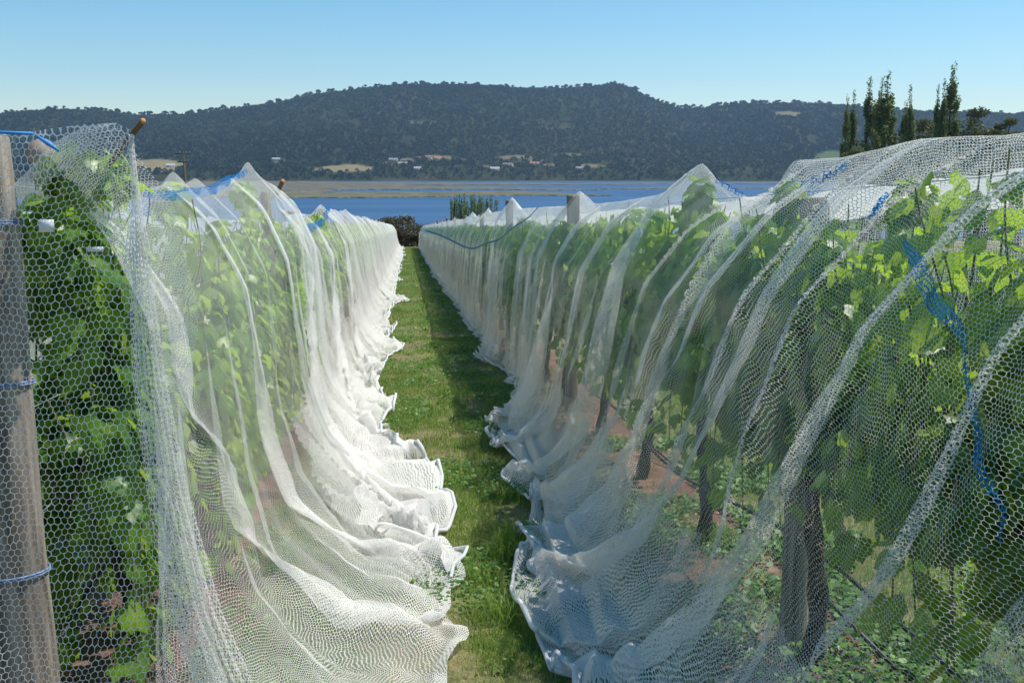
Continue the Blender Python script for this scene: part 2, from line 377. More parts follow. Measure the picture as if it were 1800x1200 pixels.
def hill_mat():
    m, nt, out = newmat('hill_floor'); L = nt.links.new
    tc = N(nt, 'ShaderNodeTexCoord').outputs['Object']
    n = N(nt, 'ShaderNodeTexNoise'); n.inputs['Scale'].default_value = .012; n.inputs['Detail'].default_value = 8; L(tc, n.inputs['Vector'])
    base = ramp(nt, n.outputs[0], [(.3, (.022, .030, .016)), (.55, (.04, .045, .024)), (.75, (.09, .075, .045))])
    a = N(nt, 'ShaderNodeAttribute', attribute_name='pad'); t = N(nt, 'ShaderNodeAttribute', attribute_name='ptone')
    pc = ramp(nt, t.outputs['Fac'], [(.2, (.08, .13, .045)), (.6, (.12, .10, .07)), (1, (.22, .18, .095))])
    pb = N(nt, 'ShaderNodeBsdfDiffuse'); L(mixc(nt, a.outputs['Fac'], base, pc), pb.inputs[0]); L(pb.outputs[0], out.inputs[0]); return m
o = mesh_np('hills', hv.reshape(-1, 3), grid_faces(na, nr), hill_mat(), smooth=True, attrs={'pad': pm, 'ptone': pt})
tag(o, 'wooded hills across the lake', kind='structure')

# forest on the hills (nobody could count it)
rng = np.random.default_rng(5)
def crown_template(n, rx, rz, size, seed, lo=.35):
    r = np.random.default_rng(seed); P = []
    while len(P) < n:
        p = r.uniform(-1, 1, 3)
        if .3 < np.linalg.norm(p) < 1: P.append(p)
    P = np.array(P)*[rx, rx, rz]
    d1 = r.normal(size=(n, 3)); d1 /= np.linalg.norm(d1, axis=1)[:, None]
    d2 = np.cross(d1, r.normal(size=(n, 3))); d2 /= np.linalg.norm(d2, axis=1)[:, None]
    s = size*r.uniform(.6, 1.3, (n, 1))
    V = np.stack([P-d1*s, P+d1*s*.5+d2*s*.8, P+d1*s*.5-d2*s*.8], 1)
    return V.reshape(-1, 3)
nT = 42000
ta = rng.uniform(az_of(-500), az_of(2300), nT*2); tr = R0+25+(RC+60-R0)*rng.random(nT*2)**.8
tz = hillz(ta, tr); tp = np.stack([tr*np.sin(ta), tr*np.cos(ta), tz], -1)
tx_, ty_ = topx(tp); mm, _ = padmask(tx_, ty_)
dn = fbm(ta*90, tr/160, 44)
keep = (mm < .5) & (dn > .24) ; tp = tp[keep][:nT]; ta = ta[keep][:nT]; tr = tr[keep][:nT]
# a row of taller, gappier trees along the crest
nc = 1500; ca = rng.uniform(az_of(-300), az_of(2200), nc); cr = RC+rng.uniform(-60, 40, nc)
cp = np.stack([cr*np.sin(ca), cr*np.cos(ca), hillz(ca, cr)], -1)
crest_k = fbm(ca*140, 0*ca, 8) > .36; cp = cp[crest_k]
def forest(P, hmin, hmax, tall, tn, seed, name, label):
    r = np.random.default_rng(seed); temps = [crown_template(tn, 1, .8, .5, seed+i) for i in range(6)]
    n = len(P); T = np.stack(temps)[r.integers(0, 6, n)]
    h = r.uniform(hmin, hmax, n); wd = h*(r.uniform(.16, .32, n) if tall else r.uniform(.34, .5, n))
    cz = h*(.62 if tall else .42)
    V = T*np.stack([wd, wd, wd*(.75 if tall else .95)], -1)[:, None]+P[:, None]+np.stack([0*h, 0*h, cz], -1)[:, None]
    tone = np.repeat(np.clip(r.beta(2, 2.6, n)*.8+1.1*(fbm(P[:, 0]/260, P[:, 1]/420, 3)-.47), 0, 1), tn*3)
    V = V.reshape(-1, 3); Fc = np.arange(len(V)).reshape(-1, 3)
    # trunks
    q = .25; a = P-[q, 0, 3]; b = P+[q, 0, -3]; c = P+np.stack([0*h+q, 0*h, cz], -1); d = P+np.stack([0*h-q, 0*h, cz], -1)
    a2 = P-[0, q, 3]; b2 = P+[0, q, -3]; c2 = P+np.stack([0*h, 0*h+q, cz], -1); d2 = P+np.stack([0*h, 0*h-q, cz], -1)
    W = np.stack([a, b, c, d, a2, b2, c2, d2], 1).reshape(-1, 3); Q = np.arange(len(W)).reshape(-1, 4)+len(V)
    o = mesh_np(name, np.vstack([V, W]), [Fc, Q], M_forest, attrs={'tone': np.concatenate([tone, np.full(len(W), .3)])})
    return tag(o, label, 'forest', kind='stuff')
def forest_mat():
    m, nt, out = newmat('forest_leaf'); a = N(nt, 'ShaderNodeAttribute', attribute_name='tone')
    d = N(nt, 'ShaderNodeBsdfDiffuse'); nt.links.new(ramp(nt, a.outputs['Fac'], [(0, (.022, .032, .017)), (.5, (.058, .070, .038)), (1, (.14, .135, .08))]), d.inputs[0])
    nt.links.new(d.outputs[0], out.inputs[0]); return m
M_forest = forest_mat()
forest(tp, 6, 15, False, 20, 10, 'hill_forest', 'dark eucalypt forest covering the hills across the lake')
forest(cp, 9, 27, True, 50, 20, 'ridge_trees', 'spindly trees lining the crest of the hills against the sky')

# ------------------------------------------------------------------ houses across the lake
def plain(name, c, rough=.8):
    return noise_mat(name, [(.3, tuple(v*.9 for v in c)), (.7, c)], 1.0, rough=rough, bump=0)
M_wall = [plain('cream_wall', (.35, .32, .27)), plain('white_wall', (.34, .34, .33)), plain('brick_wall', (.33, .16, .11))]
M_roof = [plain('red_roof', (.36, .13, .09)), plain('grey_roof', (.27, .28, .30)), plain('white_roof', (.38, .38, .39)), plain('brown_roof', (.2, .13, .1))]
M_glass = plain('dark_window', (.03, .035, .045), .2)
HS = [(486, 283, 1, 2, 'long white house among trees on the far left slope'), (692, 284, 0, 1, 'grey roofed house left of the red roofs'), (708, 291, 1, 1, 'lower grey roofed house near the lake shore'),
      (722, 287, 0, 3, 'brown roofed house in the middle of the hamlet'), (738, 281, 2, 0, 'red roofed brick house high in the hamlet'), (752, 279, 1, 0, 'white walled red roofed house high in the hamlet'),
      (770, 281, 0, 0, 'cream red roofed house at the right edge of the hamlet'), (735, 299, 1, 2, 'white house by the lake below the hamlet'), (806, 285, 1, 1, 'white grey roofed house on its own right of the hamlet'),
      (870, 300, 1, 2, 'bright white boathouse low on the far shore'), (893, 293, 0, 3, 'brown roofed house in shoreline trees'), (940, 291, 1, 0, 'red roofed white house under the bare slope'),
      (1018, 299, 0, 1, 'cream house by the paddock near the lake'), (300, 294, 1, 2, 'small white shed beside the dry paddock behind the left net')]
for (hx, hy, wi, ri, lb) in HS:
    p = hitl(hx, hy); s = random.uniform(.85, 1.2)
    root = empty('house', tuple(p), random.uniform(-.4, .4)); L_, W_, H_ = 9*s, 4.5*s, 4.2*s
    mb = MB(); mb.box((-L_, -W_, -4), (L_, W_, H_)); mb.add([(-L_, -W_, H_), (-L_, W_, H_), (-L_, 0, H_+3), (L_, -W_, H_), (L_, W_, H_), (L_, 0, H_+3)], [(0, 2, 1), (3, 4, 5)])
    mb.build('wall', M_wall[wi], root)
    mb = MB(); e = .8
    for sg in (-1, 1):
        mb.add([(-L_-e, sg*(W_+e), H_-.45), (L_+e, sg*(W_+e), H_-.45), (L_+e, 0, H_+3.1), (-L_-e, 0, H_+3.1), (-L_-e, sg*(W_+e), H_-.2), (L_+e, sg*(W_+e), H_-.2), (L_+e, 0, H_+3.35), (-L_-e, 0, H_+3.35)],
               (), [(0, 1, 2, 3), (4, 5, 6, 7), (0, 1, 5, 4), (0, 3, 7, 4), (1, 2, 6, 5)])
    mb.build('roof', M_roof[ri], root)
    for k in range(3):
        mb = MB(); cx = -L_*.6+k*L_*.6; mb.box((cx-1, -W_-.06, 1.4), (cx+1, -W_-.005, 3.2)); mb.build('window', M_glass, root)
    tag(root, lb, 'house', 'houses across the lake')

# ------------------------------------------------------------------ trees right of the frame, shrubs at the end of the rows
def leaf_cloud(n, cen, rad, size, r, tone):
    P = []
    d = r.normal(size=(n, 3)); d /= np.linalg.norm(d, axis=1)[:, None]
    P = np.asarray(cen)+d*(r.random((n, 1))**.45)*np.asarray(rad)
    a = r.normal(size=(n, 3)); a /= np.linalg.norm(a, axis=1)[:, None]
    b = np.cross(a, r.normal(size=(n, 3))); b /= np.linalg.norm(b, axis=1)[:, None]
    s = size*r.uniform(.6, 1.4, (n, 1))
    V = np.stack([P-a*s, P+b*s*.55, P+a*s, P-b*s*.55], 1).reshape(-1, 3)
    return V, np.arange(len(V)).reshape(-1, 4), np.repeat(np.clip(tone+r.normal(0, .13, n), 0, 1), 4)
def poplar(seed, h=24., w=1.9):
    r = np.random.default_rng(seed); root = empty('poplar_tree', (0, 0, 0))
    t = MB(); t.tube([(0, 0, -1), (.1, 0, h*.3), (.05, .1, h*.65), (0, 0, h*.97)], [.32, .24, .13, .03], 8); 
    limbs = []
    for k in range(34):
        z0 = h*r.uniform(.12, .85); a = r.uniform(0, 6.28); ln = h*r.uniform(.08, .2)*(1.1-z0/h); rr_ = w*r.uniform(.4, 1)*(1.05-(z0/h)**2)
        e = np.array([math.cos(a)*rr_, math.sin(a)*rr_, z0+ln*1.6]); m_ = np.array([math.cos(a)*rr_*.7, math.sin(a)*rr_*.7, z0+ln*.5])
        t.tube([(0, 0, z0), m_, e], [.07, .05, .02], 5); limbs.append((m_, e))
    t.build('trunk', M_trunk, root)
    c = MB()
    for m_, e in limbs:
        tn = r.uniform(.2, .75)
        for f in np.linspace(0, 1.25, 6):
            q = m_+(e-m_)*f
            if r.random() < .3: continue
            V, Q, T = leaf_cloud(34, q, (.5, .5, 1.0), .2, r, tn); c.add(V, (), Q, T)
    for z in np.linspace(.5, 1.0, 9):
        V, Q, T = leaf_cloud(60, (0, 0, h*z), (.45, .45, 1.1), .16, r, .5); c.add(V, (), Q, T)
    for k in range(10):
        a = r.uniform(0, 6.28); V, Q, T = leaf_cloud(60, (math.cos(a)*w*.7, math.sin(a)*w*.7, h*r.uniform(.08, .35)), (.9, .9, 1.8), .2, r, .5); c.add(V, (), Q, T)
    c.build('crown', M_poplar, root); return root
def copy_tree(o, parent=None):
    c = o.copy(); C.objects.link(c); c.parent = parent
    for ch in [x for x in KIDS.get(o.name, [])]: copy_tree(ch, c)
    return c
KIDS = {}
def index(o): KIDS[o.name] = list(o.children); [index(k) for k in o.children]
PD = 150.
pops = [(1491, 176, .55, 'slim dark poplar, leftmost of the row on the right'), (1506, 170, .7, 'low poplar second from the left'), (1527, 147, 1.1, 'tall poplar with a pointed top, left of the twin crowns'),
        (1545, 165, .8, 'poplar tucked between two taller ones'), (1561, 138, 1.35, 'broadest and bushiest tall poplar of the left cluster'), (1551, 148, .8, 'tall poplar leaning against the broadest one'),
        (1590, 186, .7, 'short poplar in the gap of the poplar row'), (1604, 161, .75, 'single pointed poplar in the middle of the row'), (1649, 160, .7, 'slender poplar just left of the tallest one'),
        (1672, 121, 1.15, 'tallest poplar rising high above the ridge'), (1662, 150, .7, 'thin poplar clasped against the tallest one'), (1680, 185, .6, 'short poplar at the right end of the row')]
protos = [poplar(101), poplar(102), poplar(103)]; bpy.context.view_layer.update(); [index(p) for p in protos]
for i, (px_, py_, ws, lb) in enumerate(pops):
    o = protos[i] if i < 3 else copy_tree(protos[i % 3])
    d = PD+random.uniform(-8, 8); p = at(px_, py_, d); z0 = float(gz(p[0], d)); hh = (p[2]-z0)
    o.location = (p[0], d, z0); o.scale = (ws*.95, ws*.95, hh/24.*1.0); o.rotation_euler = (random.uniform(-.02, .02), random.uniform(-.02, .02), random.uniform(0, 6))
    tag(o, lb, 'poplar', 'poplars beyond the vineyard')
def blob_tree(name, seed, h, spread, mat, n=16, size=.28, per=130, low=.35, stems=5):
    r = np.random.default_rng(seed); root = empty(name, (0, 0, 0)); t = MB(); c = MB()
    t.tube([(0, 0, -1), (.1, 0, h*.25), (.2, .1, h*.5)], [h*.03, h*.022, h*.012], 8)
    for k in range(n):
        a = r.uniform(0, 6.28); rr_ = spread*r.random()**.6; z = h*(low+(1-low)*r.random()**.8*(1-.35*(rr_/spread)**2))
        q = np.array([math.cos(a)*rr_, math.sin(a)*rr_, z*.93])
        if k < stems*2: t.tube([(.1, 0, h*.2), q*[.5, .5, .6], q], [h*.014, h*.009, h*.003], 5)
        s = spread*r.uniform(.28, .46)
        V, Q, T = leaf_cloud(per, q, (s, s, s*.6), size, r, r.uniform(.15, .8)); c.add(V, (), Q, T)
    t.build('trunk', M_trunk, root); c.build('crown', mat, root); return root
eu = [(1598, 250, 9, 3.5, 'low spreading gum tree under the poplars'), (1632, 204, 13, 4.5, 'olive gum tree between the poplar groups'), (1655, 228, 11, 4, 'dark rounded gum tree left of the tall poplar base'), (1692, 214, 12, 4, 'gum tree behind the right end of the poplars'),
      (1716, 190, 15, 4.6, 'highest gum tree with a domed top near the right edge'), (1742, 224, 11, 5, 'wide bronze gum tree below the domed one'), (1757, 200, 14, 3.2, 'gum tree with open branches, second from the right edge'), (1781, 212, 13, 3.4, 'gum tree nearest the right edge of the view'), (1572, 240, 9, 3, 'small gum among the poplar trunks'), (1728, 236, 9, 5.5, 'broad low gum crown just above the net')]
for i, (px_, py_, hh, spd, lb) in enumerate(eu):
    d = 160+random.uniform(0, 15); p = at(px_, py_, d); z0 = float(gz(p[0], d)); h = (p[2]-z0)*1.10
    o = blob_tree('gum_tree', 200+i, h, spd, M_euc, 34, .26, 200, .25); o.location = (p[0], d, z0); tag(o, lb, 'gum tree', 'gum trees beyond the vineyard')
for i, (px_, py_, spd, lb) in enumerate([(1503, 238, 2.2, 'bushy undergrowth tree at the foot of the leftmost poplars'), (1530, 232, 2.2, 'leafy undergrowth tree under the tall left poplars'), (1580, 240, 2.0, 'low leafy tree filling the gap under the poplar row'), (1612, 226, 2.4, 'olive leafy tree right of the middle poplar'), (1640, 238, 2.2, 'leafy tree at the foot of the poplar beside the tallest')]):
    d = 143+i; p = at(px_, py_, d); z0 = float(gz(p[0], d)); h = p[2]-z0
    o = blob_tree('broadleaf_tree', 250+i, h, spd, M_poplar, 30, .17, 260, .1); o.location = (p[0], d, z0); tag(o, lb, 'tree', 'undergrowth trees at the poplars')
sh = [(672, 376, 3.0, M_shrub, 'brown bush half hidden by the end of the left row'), (697, 368, 3.3, M_shrub, 'reddish brown rounded bush at the lake end of the left row'), (716, 402, 2.6, M_shrub, 'dark low bush in front of the water in the aisle gap'),
      (733, 399, 2.0, M_shrub, 'small twiggy bush in the aisle gap'), (748, 400, 2.5, M_shrub, 'dark bush at the lake end of the right row'), (655, 380, 3, M_shrub, 'bush furthest left behind the left row')]
for i, (px_, py_, spd, mt, lb) in enumerate(sh):
    d = 108+random.uniform(-3, 4); p = at(px_, py_, d); z0 = float(gz(p[0], d)); h = p[2]-z0
    o = blob_tree('bush', 300+i, h, spd*.8, mt, 26, .12, 170, .1); o.location = (p[0], d, z0); tag(o, lb, 'bush', 'bushes at the lake end of the rows')
for i, (px_, py_) in enumerate([(794, 350), (806, 347), (820, 345), (833, 346), (846, 347), (858, 348)]):
    d = 106+i; p = at(px_, py_, d); z0 = float(gz(p[0], d)); h = p[2]-z0
    r = np.random.default_rng(400+i); root = empty('young_tree', (p[0], d, z0)); t = MB(); c = MB()
    for k in range(9):
        a = r.uniform(0, 6.28); e = np.array([math.cos(a)*1.5*r.random(), math.sin(a)*1.2*r.random(), h*r.uniform(.78, 1)]); t.tube([(0, 0, 0), e*[.4, .4, .5], e], [.05, .035, .01], 5)
        for f in np.linspace(.3, 1, 7): V, Q, T = leaf_cloud(34, e*[.6+.4*f, .6+.4*f, f], (.13, .13, .42), .08, r, .75); c.add(V, (), Q, T)
    t.build('trunk', M_trunk, root); c.build('crown', M_tea, root)
    tag(root, 'wispy green sapling in the clump seen above the far end of the right row', 'sapling', 'saplings behind the right row')
# power pole behind the left row
p = at(322, 266, 150); z0 = float(gz(p[0], 150)); root = empty('power_pole', (p[0], 150, z0)); h = p[2]-z0
t = MB(); t.tube([(0, 0, -1), (0, 0, h)], [.17, .11], 10); t.build('pole', M_trunk, root)
for k, (zz, hw) in enumerate(((h-.35, 1.1), (h-1.5, .8))):
    t = MB(); t.box((-hw, -.2, zz-.08), (hw, -.1, zz+.08)); cr_ = t.build('crossarm', M_trunk, root)
    for xx in (-hw*.85, -hw*.4, hw*.4, hw*.85):
        t = MB(); t.tube([(xx, -.15, zz+.08), (xx, -.15, zz+.3)], [.05, .03], 6); t.build('insulator', M_wire, cr_)
tag(root, 'dark timber power pole with crossarms behind the left row', 'power pole')

# ------------------------------------------------------------------ grapevines
LO = [(0, .06), (.16, -.02), (.36, -.06), (.44, .14), (.52, .30), (.42, .42), (.40, .62), (.24, .60), (.14, .80), (0, 1.0)]
LOf = np.array([(x, y) for x, y in LO]+[(-x, y) for x, y in LO[-2:0:-1]])
def leaf_tpl():
    V = [(0, .30, 0)]+[(x, y, 0) for x, y in LOf]; V = np.array(V, float)
    V[:, 2] = -.45*(V[:, 0]**2)-.25*(V[:, 1]-.3)**2+.045*np.sin(V[:, 0]*17)
    n = len(LOf); T = [(0, 1+i, 1+(i+1) % n) for i in range(n)]
    return V, np.array(T)
LV, LT = leaf_tpl()
def leaves(P, Nrm, Tip, S, tone):
    """P points, Nrm face normals, Tip tip directions, S sizes -> verts, tris, tone"""
    Nrm = Nrm/np.linalg.norm(Nrm, axis=1)[:, None]; Tip = Tip-(Tip*Nrm).sum(1)[:, None]*Nrm; Tip /= np.linalg.norm(Tip, axis=1)[:, None]+1e-9
    Xd = np.cross(Tip, Nrm)
    V = P[:, None]+S[:, None, None]*(LV[None, :, 0:1]*Xd[:, None]+LV[None, :, 1:2]*Tip[:, None]+LV[None, :, 2:3]*Nrm[:, None])
    T = LT[None]+(np.arange(len(P))*len(LV))[:, None, None]
    return V.reshape(-1, 3), T.reshape(-1, 3), (tone[:, None]+np.where(np.arange(len(LV)) == 0, .22, -.04)[None]*1.0).ravel()
def vine(seed, length=1.5, zc=.85, ztop=1.92, nshoot=66, big=1.0, low=0.0, width=.17):
    r = np.random.default_rng(seed); root = empty('grapevine', (0, 0, 0))
    t = MB(); z = np.linspace(-.05, zc, 8); t.tube(np.stack([.03*np.sin(z*5+seed), .04*np.cos(z*4+seed), z], -1), np.linspace(.045, .03, 8)*(1+.2*np.sin(z*23)), 8)
    for s in (-1, 1):
        y = np.linspace(0, length*.5, 6)*s; t.tube(np.stack([.02*np.sin(y*6), y, zc+.03*np.sin(y*5)+.03*abs(y)], -1), [.026, .024, .021, .018, .016, .013], 7)
    t.build('trunk', M_trunk, root, True)
    sh_ = MB(); P = []; Nn = []; Tp = []; S = []; tn = []
    for k in range(nshoot):
        y0 = r.uniform(-.5, .5)*length; side = r.choice((-1, 1)); lean = r.uniform(.02, width)*side; H = r.uniform(.7, 1.03)*(ztop-zc)
        droop = r.random() < .25+low*.5
        m = 15; f = np.linspace(0, 1, m)
        if droop: q = np.stack([side*(.03+.20*np.sin(f*1.9)), y0+r.uniform(-.2, .2)*f, zc+.35*np.sin(f*3.0)*1.2-f*f*(.35+low*.9)*r.uniform(.6, 1)], -1)
        else: q = np.stack([lean*f**.8+.03*np.sin(f*9+k), y0+r.uniform(-.22, .22)*f+.03*np.cos(f*8+k), zc+H*f], -1)
        sh_.tube(q, np.linspace(.006, .0025, m), 5, cap=False)
        for i in range(1, m):
            for _ in range(2 if r.random() < .5 else 1):
                a = r.uniform(0, 6.28); out = np.array([math.cos(a)*1.1+side*.5, math.sin(a), r.uniform(-.1, .5)])
                pt = q[i]+out*r.uniform(.03, .12); P.append(pt)
                Nn.append(np.array([out[0]*.9, out[1]*.6, r.uniform(.1, 1.0)])+r.normal(0, .25, 3)); Tp.append(np.array([out[0]*.5, out[1]*.5, -.8])+r.normal(0, .3, 3))
                yg = f[i] if not droop else .6; S.append(big*r.uniform(.085, .165)*(1.05-.45*yg)); tn.append(np.clip(.3+.45*yg*r.random()+r.normal(0, .14), 0, 1))
    sh_.build('shoots', M_shootm, root)
    P = np.array(P); lim = np.interp(P[:, 2], [1.35, 1.6, 1.8, 1.95], [.29, .24, .13, .05]); P[:, 0] = lim*np.tanh(P[:, 0]/lim); P[:, 2] = np.minimum(P[:, 2], 1.87)
    V, T, A = leaves(np.array(P), np.array(Nn), np.array(Tp), np.array(S), np.array(tn))
    mesh_np('foliage', V, T, M_vine, root, attrs={'tone': A})
    # grape bunches low in the canopy
    return root
M_shootm = noise_mat('green_shoot', [(.3, (.10, .13, .04)), (.7, (.22, .20, .08))], 30, rough=.6, bump=0)
vp = [vine(1), vine(2), vine(3), vine(4, nshoot=58)]
vlow = [vine(11, nshoot=84, low=1.0, big=1.1, width=.2), vine(12, nshoot=84, low=1.0, big=1.05, width=.2)]
bpy.context.view_layer.update(); [index(v) for v in vp+vlow]
used = set()
def put_vine(src, x, y, label, group, sz=1.0):
    o = src if src.name not in used else copy_tree(src); used.add(src.name)
    o.location = (x, y, float(gz(x, y))); o.rotation_euler = (-.058*0, 0, random.choice((0, math.pi))+random.uniform(-.06, .06))
    o.scale = (1, 1, sz); return tag(o, label, 'grapevine', group)
ordn = ['nearest', 'second nearest', 'third nearest', 'fourth nearest', 'fifth nearest', 'sixth nearest']
k = 0
for i, y in enumerate(np.arange(4.25, 90, 1.45)):
    lowv = y < 12
    src = vlow[i % 2] if lowv else vp[i % 4]
    lb = (f'leafy green grapevine under the left net, {ordn[i]} to the camera' if i < 6 else 'grapevine dimly seen under the white net of the left row')
    put_vine(src, XL+random.uniform(-.04, .04), y, lb, 'grapevines of the left row', random.uniform(.95, 1.02))
for i, y in enumerate(np.arange(2.1, 90, 1.5)):
    lb = (f'backlit grapevine behind the right net, {ordn[i]} to the camera' if i < 6 else 'grapevine dimly seen behind the white net of the right row')
    put_vine(vp[(i*3+1) % 4], XR+random.uniform(-.04, .04), y, lb, 'grapevines of the right row', random.uniform(.93, .99))
for i, y in enumerate(np.arange(4.2, 60, 1.5)):
    put_vine(vp[(i+2) % 4], XR+DX, y, 'grapevine in the row beyond the right row, under its own white net', 'grapevines of the row behind', .84)
for i, y in enumerate(np.arange(5., 20, 1.5)):
    put_vine(vp[(i+2) % 4], XL-DX, y, 'grapevine in the row beyond the left row', 'grapevines behind the left row', .9)
# leafy clumps pushing up the nets: tall bunched shoots, part of single vines
def shoot_clump(x, y, z, rad, n, seed, parent, big=1.0, lean_cap=False):
    r = np.random.default_rng(seed); d = r.normal(size=(n, 3)); d /= np.linalg.norm(d, axis=1)[:, None]
    P = np.array([x, y, z])+d*np.array(rad)*(r.random((n, 1))**.35)
    P[:, 2] = np.minimum(P[:, 2], gz(P[:, 0], P[:, 1])+(1.90 if lean_cap else 9))
    V, T, A = leaves(P, d*[1, 1, .6]+[0, 0, .5]+r.normal(0, .3, (n, 3)), np.stack([d[:, 0]*.4, d[:, 1]*.4, -.8+0*d[:, 0]], -1)+r.normal(0, .3, (n, 3)), big*r.uniform(.06, .13, n), np.clip(r.normal(.5, .2, n), 0, 1))
    o = mesh_np('leaf_clump', V, T, M_vine, None, attrs={'tone': A})
    mw = parent.matrix_world.inverted(); o.parent = parent; o.matrix_parent_inverse = mw; return o
bpy.context.view_layer.update()
def nearest(group, y):
    return min((o for o in C.objects if o.get('group') == group and o.parent is None), key=lambda o: abs(o.location.y-y))
gR, gL = 'grapevines of the right row', 'grapevines of the left row'
for (px_, py_, d, rad, n, sd_, gr, lx) in [(1232, 352, 5.4, (.10, .13, .24), 120, 1, gR, XR), (1428, 330, 4.1, (.06, .07, .11), 36, 2, gR, XR), (1650, 320, 3.05, (.06, .06, .10), 34, 3, gR, XR), (1390, 480, 4.2, (.12, .2, .2), 110, 4, gR, 1.42),
      (1540, 430, 3.5, (.12, .14, .14), 50, 5, gR, 1.5), (1215, 450, 5.5, (.12, .2, .2), 60, 6, gR, 1.5), (150, 262, 3.3, (.16, .12, .10), 90, 7, gL, None), (440, 330, 8.0, (.08, .2, .14), 60, 8, gL, XL), (95, 400, 3.55, (.2, .15, .22), 130, 12, gL, None), (60, 480, 3.7, (.2, .15, .2), 90, 13, gL, None), (205, 250, 3.15, (.05, .05, .06), 26, 9, gL, None), (310, 330, 5.6, (.08, .2, .1), 40, 10, gL, XL)]:
    p = at(px_, py_, d)-[0, 0, .05]; x = lx if lx else p[0]; rad = tuple(.85*v for v in rad)
    shoot_clump(x, d, p[2], rad, n, sd_, nearest(gr, d), .8 if n < 40 else .9, (gr == gR and 'R' and d < 4) or n == 26)

# ------------------------------------------------------------------ posts, wires, stakes
def post(x, y, h, r, label, group, loops=(), lean=0.0):
    z0 = float(gz(x, y)); root = empty('vineyard_post', (x, y, z0)); t = MB()
    z = np.concatenate([np.linspace(-.2, h-.012, 24), [h]]); rad = r*(1.06-.1*z/h)*(1+.02*np.sin(z*9+x)); rad[-1] *= .9
    t.tube(np.stack([lean*(h-z)+.004*np.sin(z*5), 0*z, z], -1), rad, 18); t.build('pole', M_post, root, False)
    for zl in loops:
        t = MB(); th = np.linspace(0, 2*np.pi, 30)
        for dz in (-.004, .004): t.tube(np.stack([(r+.006)*np.cos(th)+lean*(h-zl), (r+.006)*np.sin(th), zl+dz+.012*np.cos(th+1.0)], -1), .0035, 6, cap=False)
        t.build('wire_loop', M_bluew, root, True)
    return tag(root, label, 'post', group)
z0 = float(gz(-1.27, 3.22))
def zat(py_, x, d): # height above ground on the post for a photo row
    return at(40, py_, d)[2]-z0
post(-1.268, 3.22, zat(236, 0, 3.2), .092, 'thick round weathered timber end post under the left net', 'posts of the left row', [zat(398, 0, 3.14), zat(684, 0, 3.14), zat(1022, 0, 3.14)])
for i, d in enumerate(np.arange(9.3, 90, 6.)): post(XL, d, 2.02+random.uniform(-.03, .08), .05, 'timber post inside the net of the left row', 'posts of the left row')
post(XR-.02, 3.8, 1.86, .055, 'dark timber post behind the net of the right row, nearest the camera', 'posts of the right row')
post(XR-.05, 9.3, 2.05, .062, 'pale post with a flat top poking up the right net, second from the camera', 'posts of the right row')
post(XR-.03, 15.3, 2.17, .06, 'post making a sharp peak in the right net, third from the camera', 'posts of the right row')
for d in np.arange(21.3, 90, 6.): post(XR, d, 2.1+random.uniform(-.04, .06), .05, 'timber post holding up the far net of the right row', 'posts of the right row')
for d in np.arange(7., 60, 6.): post(XR+DX, d, 2.0, .05, 'timber post in the row behind the right row', 'posts of the row behind')
t = MB(); a = at(72, 268, 3.25); b = at(150, 330, 3.6); t.tube([a, (a+b)/2, b], [.045, .045, .04], 10); o = t.build('brace_timber', M_wood); tag(o, 'pale sawn timber brace end beside the thick end post', 'timber')

for (p0, p1, d0, d1, r_, lb) in [((251, 213), (170, 318), 2.93, 3.35, .0078, 'brown stake with an orange cut end poking out of the left net corner'), ((497, 318), (487, 340), 9.7, 9.9, .02, 'thin dark stake end sticking up from the left net peak'), ((524, 371), (498, 376), 10.1, 10.3, .018, 'short dark stake lying out over the left net edge')]:
    a, b = at(*p0, d0), at(*p1, d1); root = empty('stake', tuple(b)); t = MB(); t.tube([b-b, (a-b)*.5, a-b], [r_*1.1, r_, r_], 10); t.build('shaft', M_stick, root)
    t = MB(); u = (a-b)/np.linalg.norm(a-b); t.tube([a-b, a-b+u*.004], [r_*1.02, r_*.95], 10); t.build('cut_end', M_stickend, root); tag(root, lb, 'stake')
wl = 0
for rx, nm, y0 in ((XL, 'left row', 3.2), (XR, 'right row', 1.0), (XR+DX, 'row behind the right row', 2.5)):
    for zz, wn in ((.85, 'lowest'), (1.2, 'second'), (1.55, 'third'), (1.9, 'top')):
        y = np.arange(y0, 88, 1.5); t = MB(); t.tube(np.stack([0*y+rx+.05, y, gz(rx+0*y, y)+zz-.012*np.sin((y % 6)/6*np.pi)], -1), .0018, 4)
        o = t.build('trellis_wire', M_wire); tag(o, f'{wn} steel trellis wire of the {nm}', 'wire', 'trellis wires')
for rx, nm, y0 in ((XL, 'left row', 3.3), (XR, 'right row', 1.0)):
    y = np.arange(y0, 88, .5); t = MB(); t.tube(np.stack([rx+.1*np.sin(y*.7), y, gz(rx+0*y, y)+.38+.05*np.sin(y*2)], -1), .008, 6); o = t.build('drip_hose', M_hose, None, True)
    tag(o, f'black irrigation hose strung under the vines of the {nm}', 'hose')
for (pa, pb_, da, db, lb) in [((1375, 960), (1572, 1172), 4.4, 3.3, 'thin dark guy hose slanting over the ground behind the right net'), ((1128, 760), (1180, 812), 7.4, 6.9, 'dark slanting hose end at the foot of a right row vine')]:
    a, b = at(*pa, da), at(*pb_, db); t = MB(); t.tube([a, (a+b)/2+[0, 0, -.02], b], .009, 6); o = t.build('hose_piece', M_hose, None, True); tag(o, lb, 'hose')

